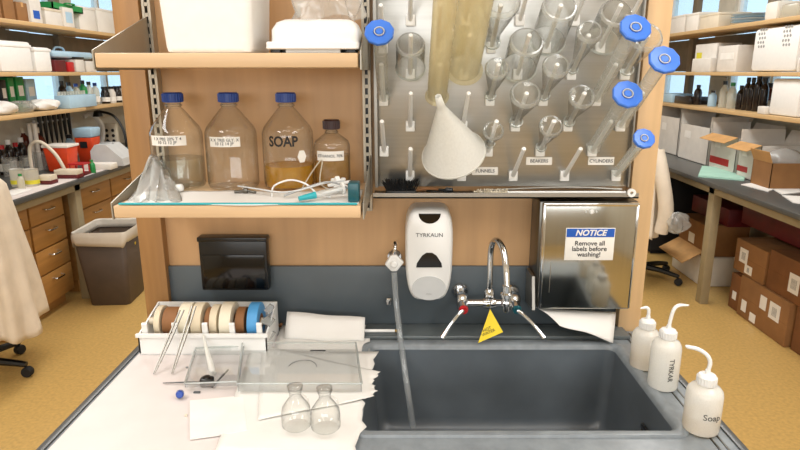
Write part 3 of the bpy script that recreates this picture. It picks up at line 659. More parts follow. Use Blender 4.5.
# clear tray
def tray(pxs, h, label):
    A, B, C_, D = [PZ(px, py, zc+.013) for px, py in pxs]
    t = thing('clear_tray', label, 'tray', (0, 0, 0), 0, 'clear plastic trays')
    b = MB(); b.prism([A, B, C_, D], (0, 0, .0018)); b.build('bottom', 'plexi', t, smooth=False)
    b = MB(); cs = (A, B, C_, D)
    for i in range(4):
        p, q = cs[i], cs[(i+1) % 4]; n_ = (q-p).cross(Vector((0, 0, 1))).normalized()*.0018
        b.prism([p+Vector((0, 0, .002)), q+Vector((0, 0, .002)), q+Vector((0, 0, h)), p+Vector((0, 0, h))], n_)
    b.build('side_wall', 'plexi', t, smooth=False)
    b = MB()
    for i in range(4): b.cyl(cs[i]+Vector((0, 0, h)), cs[(i+1) % 4]+Vector((0, 0, h)), .0022, seg=8)
    b.build('rim', 'rimglass', t)
    return t, (A+B+C_+D)/4
t, c = tray(((243, 350), (356, 350), (362, 392), (238, 392)), .022, 'clear rectangular plastic tray with a round arc mark, behind the small glass bottles')
ac = PZ(302, 368, zc+.016)
b = MB().tube([(ac.x+.036*math.cos(R(a)), ac.y+.042*math.sin(R(a)), zc+.0165) for a in range(10, 171, 10)], .0008, 6, 2); b.build('arc_mark', 'greyink', t)
MB().box(-.02, .02, -.0012, 0, 0, .003).build('edge_mark', 'ink', t, PZ(318, 351, zc+.033))
tray(((196, 352), (244, 350), (238, 386), (185, 388)), .012, 'shallow clear plastic lid between the tape rack and the larger tray')
# small glass bottles
def smallflask(px, py, label):
    p = PZ(px, py, zc+.011); t = thing('small_flask', label, 'flask', (p.x, p.y, zc+.0165), 0, 'small glass bottles on the towels')
    r = .031
    MB().lathe([(0, .001), (r*.85, 0), (r, .005), (r, .030), (r*.93, .045), (r*.55, .062), (.0125, .068), (.0125, .080), (.015, .083), (.015, .086)], 32).build('body', 'glass', t)
    MB().lathe([(.0115, .086), (.0165, .088), (.0165, .093), (.0115, .095), (0, .095)], 24).build('stopper', 'glass', t)
    MB().tube([(.014, -.004, .076), (.026, -.010, .070), (.029, -.012, .056), (.028, -.012, .048)], .0018, 8).build('handle', 'glass', t)
smallflask(297, 428, 'small clear glass bottle on the towels, left one of the pair')
smallflask(326, 430, 'small clear glass bottle on the towels, right one of the pair')
# tweezers
for i, (a, b_, lb) in enumerate((((182, 310), (154, 374), 'steel forceps leaning on the tape rack, left pair'), ((194, 306), (172, 374), 'steel forceps leaning on the tape rack, right pair'))):
    p0 = PZ(*b_, zc+.003); p1 = PY(a[0], a[1], 1.49)
    d = p1-p0; sd = Vector((1, 0, 0)); t = thing('forceps', lb, 'forceps', p0, 0, 'steel forceps')
    for s_ in (-1, 1):
        off = sd*.0045*s_
        P0_ = off*.35; P1_ = d+off*1.1; mid = d*.5+off*.95
        bb = MB(); wv = Vector((0, .0035, .0035))
        pts = [P0_, mid, P1_]
        bb.tube(pts, .0022, 6, 5, radii=[.0012, .003, .0024]); bb.build('arm', 'satin', t)
# pipette tip / clear cone
p = PZ(213, 374, zc+.006); p1 = PY(203, 335, 1.47)
tag(MB().cyl(p, p1, .0085, .003, 16).build('pipette_cone', 'funnel'), 'white tapered plastic cone leaning on the front of the tape rack', 'pipette')
# black clamp with rods
c = PZ(207, 381, zc+.012); t = thing('rod_clamp', 'small black clamp with two thin black rods lying on the white liner', 'clamp', (c.x, c.y, zc))
MB().box(-.016, .016, -.012, .012, 0, .022, .006, seg=3).lathe([(0, .004), (.008, .003), (.009, 0)], 16, loc=(0, 0, .0215)).build('block', 'black', t)
e = PZ(163, 383, zc+.004); e = e-Vector((c.x, c.y, zc)); MB().cyl((-.012, 0, .010), e, .0024, .0012, 10).build('rod', 'greyink', t)
e = PZ(228, 370, zc+.010)-Vector((c.x, c.y, zc)); e0 = PZ(212, 387, zc+.005)-Vector((c.x, c.y, zc)); MB().cyl(e0, e, .0024, seg=10).build('rod', 'black', t)
p = PZ(180, 394, zc+.008); tag(MB().lathe([(0, 0), (.0085, 0), (.0095, .002), (.0085, .016), (.006, .018), (0, .018)], 20, rot=(R(70), 0, R(20)), loc=(0, 0, .009)).build('blue_cap', 'blue', None, (p.x, p.y, zc)), 'small bright blue plastic cap on the white liner', 'cap')
p = PZ(197, 393, zc); tag(MB().box(-.008, .008, -.003, .003, 0, .004, .001).build('small_clip', 'greyink', None, (p.x, p.y, zc)), 'tiny dark clip beside the blue cap', 'clip')
for px, py, lb in ((187, 368, 'small dark speck of plastic between the forceps and the white cone'), (186, 416, 'small clear plastic pin by the left edge of the white card')):
    p = PZ(px, py, zc); tag(MB().lathe([(0, 0), (.003, 0), (.0035, .003), (0, .004)], 10, loc=(p.x, p.y, zc)).build('plastic_bit', 'grey' if py < 400 else 'offw'), lb, 'fragment')
# reddish copper bit behind papers
p = PZ(276, 326, zc+.01); tag(MB().tube([(-.012, 0, .006), (0, .006, .014), (.012, 0, .009), (.018, -.008, .02)], .004, 8).build('copper_fitting', 'tapebr', None, (p.x, p.y, zc)), 'small copper coloured fitting between tape rack and papers', 'fitting')

# wash bottles
def wash(px, py, label, yaw, bend, writing=None, vertical=False, liquid=0, r=.035, h=.105):
    p = PZ(px, py, CZ+.003); t = thing('wash_bottle', label, 'wash bottle', (p.x, p.y, CZ+.0035), 0, 'wash bottles beside the sink')
    pr = [(0, .002), (r*.8, .001), (r*.95, .002), (r, .008), (r, h*.80), (r*.95, h*.88), (r*.8, h*.95), (.0155, h), (.0145, h+.008)]
    MB().lathe(pr, 32).build('body', 'washp', t)
    cb = MB().lathe([(.018, h+.001), (.019, h+.004), (.019, h+.019), (.016, h+.023), (.006, h+.026), (.005, h+.034), (0, h+.034)], 28)
    for k in range(20):
        a = 2*PI*k/20; cb.box(-.001, .001, -.001, .001, 0, .014, mtx=Matrix.Translation((.019*math.cos(a), .019*math.sin(a), h+.004)))
    cb.build('cap', 'white', t)
    dx, dy = math.cos(yaw), math.sin(yaw); T = [(0, 0, h+.03)]+[(dx*a, dy*a, h+.03+c_) for a, c_ in bend]
    rad = [.0042]*(len(T)-1)+[.0018]
    MB().tube(T, .004, 10, 5, radii=rad).build('nozzle', 'white', t)
    if liquid: MB().lathe([(0, .004), (r*.9, .004), (r*.95, .01), (r*.95, liquid), (0, liquid)], 28).build('liquid', 'liqpale', t)
    if writing:
        if vertical:
            o = text(writing, .0155, 'greyink', t, (0, -r-.0012, h*.47), (PI/2, R(90), 0), off=.0002)
        else: o = text(writing, .019, 'greyink', t, (.002, -r-.0012, h*.45), (PI/2, 0, 0), off=.0001, bend=r+.001)
wash(643, 366, 'wash bottle furthest back, half full of pale yellow liquid', R(180), [(.001, .02), (.008, .026), (.022, .024)], None, liquid=.045, r=.034)
wash(662, 386, 'middle wash bottle with dark vertical writing and a tall white nozzle', R(10), [(.004, .03), (.010, .046), (.022, .052), (.045, .050)], 'TYRKAR', True, r=.0345, h=.125)
wash(700, 429, 'nearest wash bottle marked Soap, its nozzle bent to the left', R(160), [(-.002, .02), (.006, .036), (.024, .046), (.042, .048), (.048, .05)], 'Soap', liquid=.038, r=.0365)

# ------------------------------------------------------------------ side benches
def side_bench(sgn, X, Y0, Y1, legs, label):
    t = thing('lab_bench', label, 'bench', (0, 0, 0)); Xe = XL+.01 if sgn < 0 else XR-.01
    MB().box(min(X, Xe), max(X, Xe), Y0, Y1, .875, .908, .004).build('worktop', 'bench', t)
    x1 = X+sgn*.045
    MB().box(min(x1, x1+sgn*.03), max(x1, x1+sgn*.03), Y0+.02, Y1-.02, .82, .875).build('apron', 'frame', t)
    for y in legs: MB().box(min(x1, x1+sgn*.06), max(x1, x1+sgn*.06), y, y+.075, .0, .874, .003).build('leg', 'frame', t)
    return t
side_bench(-1, -2.33, 3.42, 7.0, (4.23, 5.5, 6.8), 'long dark topped laboratory bench along the left wall')
side_bench(1, 2.11, 2.6, 7.0, (4.12, 5.6, 6.8), 'long dark topped laboratory bench along the right wall')
def drawers(Y0, Y1, n_, label):
    t = thing('drawer_cabinet', label, 'cabinet', (0, 0, 0), 0, 'wooden drawer cabinets under the left bench')
    X = -2.46
    MB().box(X-.5, X-.02, Y0, Y1, .1, .80, .002).box(X-.48, X-.07, Y0+.02, Y1-.02, 0, .1).build('carcass', 'dwood', t)
    hs = [.14, .17, .17, .21] if n_ == 4 else [.16, .52]
    z = .795
    for h in hs:
        d = MB().box(X-.02, X, Y0+.006, Y1-.006, z-h+.006, z, .003).build('drawer', 'dwood', t)
        m = (Y0+Y1)/2; zz = z-.045
        MB().tube([(X, m-.05, zz), (X+.028, m-.045, zz-.004), (X+.03, m, zz-.006), (X+.028, m+.045, zz-.004), (X, m+.05, zz)], .0055, 8).build('handle', 'chrome', d)
        z -= h+.004
    return t
drawers(3.46, 3.80, 4, 'wooden drawer cabinet nearest the camera, partly behind the beige coat')
drawers(3.81, 4.21, 4, 'four drawer wooden cabinet between the beige coat and the bench leg')
drawers(4.36, 4.92, 2, 'wooden cabinet directly behind the brown trash bin')
drawers(4.93, 5.48, 2, 'wooden cabinet furthest along the left bench')

# wall shelving over the benches
def shelving(sgn, X, Y0, Y1, label, ups, tops=(1.37, 1.65, 1.99), depth=.38):
    t = thing('shelving_unit', label, 'shelving', (0, 0, 0)); Xb = X+sgn*depth
    for z in tops:
        MB().box(min(X, Xb), max(X, Xb), Y0, Y1, z-.028, z, .003).build('shelf', 'shelfb', t)
    xx = Xb-sgn*.05
    for y in ups: MB().box(min(xx, Xb), max(xx, Xb), y, y+.09, 1.30, 2.45, .002).build('upright', 'wallback', t)
    b = MB()
    for z0_, z1_ in ((1.655, 1.955),): b.box(min(Xb, Xb+sgn*.012), max(Xb, Xb+sgn*.012), Y0, Y1, z0_, z1_)
    b.build('back_panel', 'wallback', t, smooth=False)
    return t
shelving(-1, -2.62, 3.4, 5.0, 'wooden wall shelving above the near part of the left bench', (3.5, 4.55))
shelving(-1, -2.66, 5.04, 6.9, 'wooden wall shelving above the far part of the left bench', (5.4, 6.7))
shelving(1, 2.42, 2.6, 6.9, 'wooden wall shelving above the right bench', (3.3, 4.75, 6.0))

# ------------------------------------------------------------------ side clutter helpers
def span(pa, pb, py, X):
    a = PX(pa, py, X).y; b_ = PX(pb, py, X).y; return min(a, b_), max(a, b_)
def sbox(name, pa, pb, yt, X, zb, m, label, cat, dep=.25, group=None, bev=.006, yb=None, lab=None, shrink=.006):
    """box standing with its aisle side at X between two picture columns"""
    sg = 1 if X > 0 else -1; Y0, Y1 = span(pa, pb, 60 if zb > 1.5 else (100 if zb > 1.2 else 150), X)
    zt = PX(pa if abs(pa-406) > abs(pb-406) else pb, yt, X).z; mid = (Y0+Y1)/2; h = max(.02, zt-zb)
    Y0 += shrink; Y1 -= shrink
    t = thing(name, label, cat, (X+sg*dep/2, mid, zb+.001), 0, group)
    MB().box(-dep/2, dep/2, -(Y1-Y0)/2, (Y1-Y0)/2, 0, h, bev).build('body', m, t)
    return t, h, (Y1-Y0), sg
def addlabel(t, dep, sg, y, z, w_, h_, m='label', txt=None):
    x = -sg*(dep/2+.0008)
    o = MB().box(x-.0006, x+.0006, y-w_/2, y+w_/2, z-h_/2, z+h_/2).build('label_sticker', m, t, smooth=False)
    if txt: text(txt, h_*.3, 'greyink', o, (x-sg*.001, y, z), (PI/2, 0, -PI/2*sg))
def lidline(t, h, ly, dep, z, m): MB().box(-dep/2-.004, dep/2+.004, -ly/2-.004, ly/2+.004, z, z+.02, .004).build('lid', m, t)

def lbottle(p, r, h, m, label, cap='black', name='bottle', cat='bottle', group=None, neck=.45, band=None, zb=None):
    t = thing(name, label, cat, (p[0], p[1], p[2]), 0, group)
    MB().lathe([(0, 0), (r*.95, 0), (r, r*.1), (r, h*.62), (r*.8, h*.74), (r*neck, h*.82), (r*neck, h*.88)], 16).build('body', m, t)
    MB().lathe([(r*neck*1.15, h*.86), (r*neck*1.15, h), (0, h)], 14).build('cap', cap, t)
    if band: MB().lathe([(r*1.02, h*.12), (r*1.02, h*.38)], 16).build('label_band', band, t)
    return t

# ---- left shelves
ZB, ZM, ZT, BT = 1.37, 1.65, 1.99, .908
for i, (a, b_, yt, lb) in enumerate(((0, 10, -12, 'brown cardboard box nearest the edge of the picture on the top left shelf'), (11, 23, -9, 'brown cardboard box, middle one on the top left shelf'), (24, 36, 3, 'low brown cardboard box beside the small white box, top left shelf'))):
    t, h, ly, sg = sbox('cardboard_box', a, b_, yt, -2.66, ZT, 'box', lb, 'box', .25, 'brown boxes on the top left shelf'); MB().box(-.126, .126, -.012, .012, h-.03, h+.0012).build('packing_tape', 'flap', t)
t, h, ly, sg = sbox('carton', 37, 49, -4, -2.64, ZT, 'wbox', 'small white carton with a dark blue label on the top left shelf', 'box', .2); addlabel(t, .2, sg, 0, h*.3, ly*.55, h*.3, 'signblue')
t, h, ly, sg = sbox('storage_bin', 51, 68, 10, -2.66, ZT, 'wbox', 'white bin holding rolled items below the green tray', 'bin', .25); lidline(t, h, ly, .25, h-.01, 'offw')
t, h, ly, sg = sbox('carton', 69, 80, 8, -2.645, ZT, 'wbox', 'cream carton with a pale blue label at the end of the top left shelf', 'box', .2); addlabel(t, .2, sg, 0, h*.5, ly*.6, h*.55, 'paleblue')
Y0, Y1 = span(51, 82, 8, -2.68); zt = 2.16
t = thing('green_tray', 'bright green plastic tray lying on top of the white bin and carton', 'tray', (-2.78, (Y0+Y1)/2, zt-.045))
hh = (Y1-Y0)/2-.01; MB().box(-.11, .11, -hh, hh, 0, .008).box(-.11, -.1, -hh, hh, 0, .05).box(.1, .11, -hh, hh, 0, .05).box(-.11, .11, -hh, -hh+.01, 0, .05).box(-.11, .11, hh-.01, hh, 0, .05).build('body', 'green', t, smooth=False)
MB().tube([(.11, -.06, .05), (.135, -.05, .055), (.135, .05, .055), (.11, .06, .05)], .006).build('handle', 'green', t)
t, h, ly, sg = sbox('storage_box', 84, 101, 8, -2.70, ZT, 'whitem', 'white storage box on the far top left shelf, left one', 'box', .22); lidline(t, h, ly, .22, h-.01, 'whitem')
t, h, ly, sg = sbox('storage_box', 102, 122, 10, -2.70, ZT, 'whitem', 'white storage box on the far top left shelf, beside the wooden pillar', 'box', .22); lidline(t, h, ly, .22, h-.01, 'whitem')
# middle left shelf
t, h, ly, sg = sbox('storage_box', 0, 33, 40, -2.66, ZM, 'foam', 'large white foam box nearest the camera on the middle left shelf', 'box', .25, bev=.015); lidline(t, h, ly, .25, h-.04, 'foam')
t, h, ly, sg = sbox('storage_box', 35, 52, 47, -2.66, ZM, 'foam', 'smaller white foam box next on the middle left shelf', 'box', .25, bev=.015); lidline(t, h, ly, .25, h-.03, 'foam')
t, h, ly, sg = sbox('glove_box', 54, 66, 60, -2.66, ZM, 'dred', 'dark red box under the pale blue tray on the middle left shelf', 'box', .2)
t, h, ly, sg = sbox('glove_box', 67, 74, 62, -2.66, ZM, 'red', 'small red box in the middle of the middle left shelf', 'box', .2)
t, h, ly, sg = sbox('carton', 75, 84, 58, -2.66, ZM, 'wbox', 'small white carton with black top right of the red box', 'box', .2); lidline(t, h, ly, .2, h-.012, 'black')
t, h, ly, sg = sbox('carton', 85, 96, 61, -2.70, ZM, 'wbox', 'low white carton at the far end of the middle left shelf', 'box', .2)
Y0, Y1 = span(50, 90, 50, -2.70); hh = (Y1-Y0)/2
t = thing('dust_cover', 'pale blue translucent cover lying across the boxes of the middle left shelf', 'lid', (-2.80, (Y0+Y1)/2, 1.755))
MB().box(-.12, .12, -hh, hh, 0, .055, .02, seg=3).build('shell', 'paleblue', t); MB().tube([(0, -.08, .055), (0, -.05, .085), (0, .05, .085), (0, .08, .055)], .008).build('handle', 'paleblue', t)
# lower left shelf
for i, (a, b_, yt, mm, lb) in enumerate(((2, 9, 80, 'black', 'black binder at the left edge of the lower left shelf'), (10, 17, 78, 'green', 'dark green binder on the lower left shelf, left one'), (18, 27, 77, 'green', 'dark green binder on the lower left shelf, right one'), (28, 38, 79, 'paleblue', 'pale blue folder beside the green binders'))):
    t, h, ly, sg = sbox('binder', a, b_, yt, -2.80, ZB, mm, lb, 'binder', .16, 'binders on the lower left shelf', bev=.003); addlabel(t, .16, sg, 0, h*.6, ly*.6, h*.3)
for i, px in enumerate((63, 70, 77, 84, 90, 96)):
    p = PX(px, 96, -2.76); mm = ('bottle', 'paleblue', 'milky', 'green', 'milky', 'milky')[i]
    nm = ('dark', 'pale blue', 'milky', 'green', 'milky', 'milky')[i]
    lb = ('dark glass bottle, first of the row on the lower left shelf', 'pale blue squeeze bottle beside the dark glass bottle', 'milky bottle with blue cap between the pale blue and green bottles', 'green bottle with black cap on the lower left shelf', 'milky bottle with black cap right of the green bottle', 'milky bottle with blue cap at the end of the first bottle row')[i]
    lbottle((-2.76, p.y, ZB+.001), .032, .21-.012*(i % 3), mm, lb, 'blue' if i in (2, 5) else 'black', group='bottles on the lower left shelf', band='label')
for i, px in enumerate((105, 111, 117, 123, 128)):
    p = PX(px, 92, -2.74)
    lbottle((-2.74, p.y, ZB+.001), .038, .15, 'bottle' if i % 2 == 0 else 'wbox', ('black capped dark bottle, nearest of the five labelled bottles', 'black capped white bottle, second of the five labelled bottles', 'black capped dark bottle, third of the five labelled bottles', 'black capped white bottle, fourth of the five labelled bottles', 'black capped dark bottle, furthest of the five labelled bottles')[i], 'black', group='labelled bottles by the left pillar', neck=.7, band='label')
def sack(name, pa, pb, X, zb, h, m, label, cat, dep=.2, seed=1):
    Y0, Y1 = span(pa, pb, 110, X); sg = 1 if X > 0 else -1; hw = (Y1-Y0)/2
    def f(u, v):
        a = 2*PI*u; ph = PI*v; w1 = 1+.13*math.sin(a*3+seed)+.1*math.sin(a*5+v*9+seed*2)
        return (dep/2*math.cos(a)*math.sin(ph)**.6*w1, hw*math.sin(a)*math.sin(ph)**.6*w1, h*(1-math.cos(ph))/2*(1+.12*math.sin(a*4+seed)))
    return tag(MB().sheet(f, 24, 12).build(name, m, None, (X+sg*dep/2, (Y0+Y1)/2, zb)), label, cat)
sack('plastic_bag', 0, 24, -2.64, ZB, .085, 'paper', 'crumpled white bag at the near end of the lower left shelf', 'bag', seed=1)
sack('plastic_bag', 24, 45, -2.64, ZB, .075, 'film', 'clear crumpled bag of plastic ware in the middle of the lower left shelf', 'bag', seed=3)
sack('plastic_bag', 45, 66, -2.64, ZB, .075, 'paper', 'white crumpled bag left of the blue rack on the lower left shelf', 'bag', seed=5)
t, h, ly, sg = sbox('tube_rack', 69, 97, 96, -2.63, ZB, 'paleblue', 'low pale blue tube rack in front of the bottles', 'rack', .12)
b = MB()
for i in range(10): b.lathe([(.011, 0), (.011, .03), (0, .03)], 8, loc=(-.03, -ly/2+ly*(i+.5)/10, h))
b.build('tube', 'milky', t)
# ---- left bench
def onb(px, py): p = PZ(px, py, BT+.001); return p
def bbox(name, px, py, wp, hp, dep, m, label, cat, taper=1, bev=.006, rz=0, group=None):
    p = onb(px, py); sc = (p-O).dot(Vector((0, CT, -ST)))/600
    t = thing(name, label, cat, (p.x, p.y, p.z), rz, group); w_, h_ = wp*sc, hp*sc
    MB().box(-w_/2, w_/2, 0, dep, 0, h_, bev, taper=taper).build('body', m, t); return t, w_, h_, sc
t, w_, h_, sc = bbox('sharps_container', 86, 163, 17, 25, .15, 'orange', 'tall red orange sharps container with pale blue lid on the left bench', 'sharps container', .8)
MB().box(-w_/2-.012, w_/2+.012, -.012, .16, h_, h_+.08, .015, taper=.9).build('lid', 'paleblue', t); MB().box(-.03, .03, -.002, .0, h_*.6, h_*.85).build('hazard_mark', 'ink', t)
t, w_, h_, sc = bbox('sharps_container', 58, 172, 24, 24, .16, 'orange', 'wider orange sharps container left of the tall one', 'sharps container', .82)
MB().box(-w_/2-.008, w_/2+.008, -.008, .168, h_, h_+.02, .005).build('lid', 'whitem', t)
for px, lb in ((28, 'dark amber glass jug, left of the two behind the beakers'), (42, 'dark amber glass jug, right of the two behind the beakers')):
    p = onb(px, 166); lbottle(p, .054, .31, 'amber', lb, 'offw', group='amber jugs on the left bench', neck=.3)
for px, lb in ((36, 'slim white tube standing above the amber jugs, left one'), (41, 'slim white tube standing above the amber jugs, right one')):
    p = onb(px, 170); tag(MB().lathe([(0, 0), (.019, 0), (.019, .01), (.016, .02), (.016, .36), (0, .365)], 14).build('dispenser_tube', 'whitem', None, p), lb, 'tube', 'slim white tubes')
# pipette stand
p = onb(58, 160); t = thing('pipette_stand', 'rack of black pipettes hanging in a row behind the orange container', 'pipette stand', p)
MB().box(-.02, .02, -.28, .30, 0, .02, .004).cyl((0, -.26, .01), (0, -.26, .36), .008).cyl((0, .28, .01), (0, .28, .36), .008).box(-.02, .02, -.28, .3, .33, .345).build('frame', 'lgrey', t)
for i in range(7):
    y = -.22+.073*i; MB().lathe([(.003, .10), (.005, .16), (.009, .18), (.013, .24), (.016, .34), (.016, .39), (.008, .40), (0, .40)], 10, loc=(.02, y, 0)).build('pipette', 'black', t)
# tip racks and beakers
for px, py, w_, lb in ((44, 185, 15, 'white tip rack with a dark red base, near one on the left bench'), (66, 179, 24, 'white tip rack with a dark red base, long one beside the orange container')):
    t, w2, h2, sc = bbox('tip_rack', px, py, w_, 4, .09, 'dred', lb, 'tip rack', group='tip racks on the left bench'); MB().box(-w2/2+.003, w2/2-.003, .003, .087, h2, h2+.035, .004).build('lid', 'offw', t)
for px, py, lb in ((19, 186, 'clear beaker with a yellow label band, near the beige coat'), (33, 186, 'clear beaker with a yellow label band, right of its twin')):
    p = onb(px, py); t = thing('labelled_beaker', lb, 'beaker', p, 0, 'yellow banded beakers'); MB().lathe([(0, 0), (.042, 0), (.044, .01), (.044, .11), (.048, .115)], 20).build('body', 'milky', t); MB().lathe([(.045, .018), (.045, .045)], 20).build('label_band', 'ylabel', t)
for px, py, r_, h_, lb in ((12, 176, .05, .13, 'clear glass beaker at the left edge of the bench behind the yellow banded ones'), (28, 172, .045, .12, 'clear glass beaker in front of the amber jugs'), (42, 170, .04, .14, 'clear glass beaker beneath the curved cream tubing')):
    p = onb(px, py); t = thing('beaker', lb, 'beaker', p, 0, 'clear beakers on the left bench'); MB().lathe([(0, 0), (r_*.95, 0), (r_, .01), (r_, h_), (r_*1.07, h_+.004)], 20).build('body', 'frost', t)
p = onb(50, 174); b = MB().tube([(-.13, 0, .02), (-.12, 0, .2), (-.04, 0, .24), (.06, 0, .15), (.12, 0, .02)], .013, 10, 6); tag(b.build('curved_tubing', 'offw', None, (p.x, p.y, p.z)), 'thick cream tubing arching over the left bench', 'tubing')
t, w2, h2, sc = bbox('tube_rack', 77, 176, 16, 3, .10, 'dred', 'small dark red wire tube rack in front of the tall sharps container', 'rack')
b = MB()
for x in (-w2/2+.01, 0, w2/2-.01):
    for y in (.01, .09): b.cyl((x, y, h2), (x, y, .09), .005, seg=8)
b.box(-w2/2, w2/2, 0, .1, .08, .09).build('upper_deck', 'red', t)
t, w2, h2, sc = bbox('wipe_box', 97, 170, 28, 6, .12, 'whitem', 'flat cream tray in front of the grey instrument on the left bench', 'tray')
# grey wedge instrument
p = onb(108, 166); t = thing('centrifuge', 'grey wedge shaped small centrifuge on the left bench', 'centrifuge', p)
MB().prism([(-.13, 0, 0), (.13, 0, 0), (.12, 0, .06), (.0, 0, .17), (-.09, 0, .17), (-.13, 0, .12)], (0, .24, 0)).build('body', 'lgrey', t, smooth=False); MB().lathe([(0, .012), (.05, .01), (.06, 0)], 20, sy=.6, loc=(-.05, .12, .17)).build('lid', 'grey', t)
t, w2, h2, sc = bbox('tube_rack', 121, 157, 13, 9, .1, 'tealdark', 'small dark teal rack right of the grey centrifuge', 'rack')
b = MB().lathe([(0, 0), (.09, 0), (.09, .015), (0, .02)], 20).tube([(0, 0, .02), (-.02, 0, .22), (-.1, 0, .35), (-.22, 0, .385)], .012, 8, 6); p = onb(128, 153)
t = thing('gooseneck_lamp', 'black gooseneck lamp arching over the far end of the left bench', 'lamp', p); b.build('arm', 'black', t); MB().lathe([(.0, .03), (.03, .02), (.045, -.03)], 16, loc=(-.24, 0, .37)).build('shade', 'black', t)
t, w2, h2, sc = bbox('power_panel', 112, 150, 13, 26, .05, 'offw', 'beige panel of round outlets behind the grey centrifuge', 'outlet panel')
for i in range(2):
    for j in range(4): MB().lathe([(0, .003), (.014, .003), (.016, 0)], 12, loc=(-.03+.06*i, -.001, .04+.05*j), rot=(PI/2, 0, 0)).build('socket', 'ink', t)
t, w2, h2, sc = bbox('microscope', 98, 153, 10, 10, .18, 'black', 'dark microscope stand behind the sharps container', 'microscope'); MB().tube([(0, .1, h2), (.02, .1, .25), (-.04, .05, .36), (-.09, .0, .34)], .022, 10, 5).build('arm', 'whitem', t)
for px, py, w_, h_, mm, lb in ((127, 163, 14, 4, 'whitem', 'white folded paper near the far end of the left bench'), (6, 196, 16, 3, 'paper', 'white paper sheets by the beige coat on the left bench')):
    t, w2, h2, sc = bbox('paper_stack', px, py, w_, h_*.5, .2, mm, lb, 'papers')
Y0 = 3.5; tag(MB().box(-2.56, -2.35, 3.5, 4.9, BT+.0005, BT+.003).build('bench_liner', 'liner', smooth=False), 'long white liner along the front of the left bench', 'liner')
for i, (px, lb) in enumerate(((2, 'dark reagent bottle against the left wall, first from the picture edge'), (9, 'dark reagent bottle against the left wall, second from the picture edge'), (16, 'dark reagent bottle against the left wall, third from the picture edge'), (22, 'dark reagent bottle against the left wall, just left of the amber jugs'))):
    p = PX(px, 150, -2.98); lbottle((-2.98, p.y, BT+.001), .034, .22+.03*(i % 2), 'bottle', lb, 'white' if i % 2 else 'red', group='dark bottles against the left wall', band='label')
for i, (px, py, mm, lb) in enumerate(((93, 173, 'green', 'small green squeeze bottle at the front of the cream tray'), (22, 189, 'milky', 'small milky bottle with green cap in front of the yellow banded beakers'))):
    lbottle(onb(px, py), .022, .10, mm, lb, 'green', name='squeeze_bottle')
# small bottles
for px, py, mm, hh_, lb in ((10, 166, 'bottle', .16, 'dark bottle at the left edge of the bench behind the beakers'), (4, 172, 'bottle', .14, 'small dark bottle at the extreme left edge of the bench'), (72, 160, 'paleblue', .22, 'blue bottle between the two sharps containers'), (50, 165, 'dred', .13, 'small dark red bottle left of the wide sharps container')):
    lbottle(onb(px, py), .04, hh_, mm, lb, 'black', group='assorted bottles on the left bench')

# ---- trash bin
A_, B_, C_ = PZ(90, 303, 0), PZ(117, 306, 0), PZ(146, 290, 0)
t = thing('trash_bin', 'brown plastic trash bin with a pale liner folded over its rim, in the left aisle', 'trash bin', (-2.17, 4.26, 0), R(4))
lo = [rrect(-.135*s, .135*s, -.16*s, .16*s, .03, z) for s, z in ((1, .002), (1.02, .01), (1.34, .55))]
bb = loft(lo); bb.bm.faces.new(bb.bm.verts[:28]) ; bb = None
b = loft(lo, False); b.bm.faces.new([v for v in b.bm.verts][:28]); b.build('body', 'bin', t, solid=.004)
def lin_(u, v):
    k = int(round(u*28)) % 28; base = rrect(-.182, .182, -.216, .216, .035, 0)[k]
    pts = ((.93, .50), (.97, .555), (1.02, .562), (1.05, .53+.012*math.sin(u*40)), (1.03, .47+.02*math.sin(u*22)))
    i = min(int(v*4), 3); f = v*4-i; s_ = pts[i][0]*(1-f)+pts[i+1][0]*f; z = pts[i][1]*(1-f)+pts[i+1][1]*f
    return (base.x*s_, base.y*s_, z)
MB().sheet(lin_, 28, 8).build('liner_bag', 'binlip', t, solid=.002)
MB().lathe([(0, .002), (.012, .002), (.012, 0)], 14, loc=(.172, -.02, .43), rot=(0, PI/2, 0)).build('yellow_sticker', 'yellow', t)

# ---- chairs with coats
def chair(loc, rz, label):
    t = thing('office_chair', label, 'chair', loc, rz, 'black swivel chairs')
    for k in range(5):
        a = 2*PI*k/5; c_, s_ = math.cos(a), math.sin(a)
        l = MB().tube([(0, 0, .10), (c_*.16, s_*.16, .095), (c_*.30, s_*.30, .075)], .02, 8, 3, radii=[.028, .022, .016]).build('base_arm', 'black', t)
        MB().lathe([(0, -.02), (.026, -.02), (.03, -.012), (.03, .012), (.026, .02), (0, .02)], 16, loc=(c_*.30, s_*.30, .031), rot=(PI/2, 0, a)).build('caster', 'rubber', l)
    MB().cyl((0, 0, .1), (0, 0, .42), .025).build('gas_column', 'grey', t)
    MB().box(-.2, .2, -.2, .2, .42, .48, .028, seg=3).build('seat', 'chair', t)
    MB().tube([(0, .15, .42), (0, .25, .45), (0, .24, .75)], .014, 8).box(-.19, .19, .19, .23, .62, .98, .019, seg=3).build('backrest', 'chair', t)
    return t
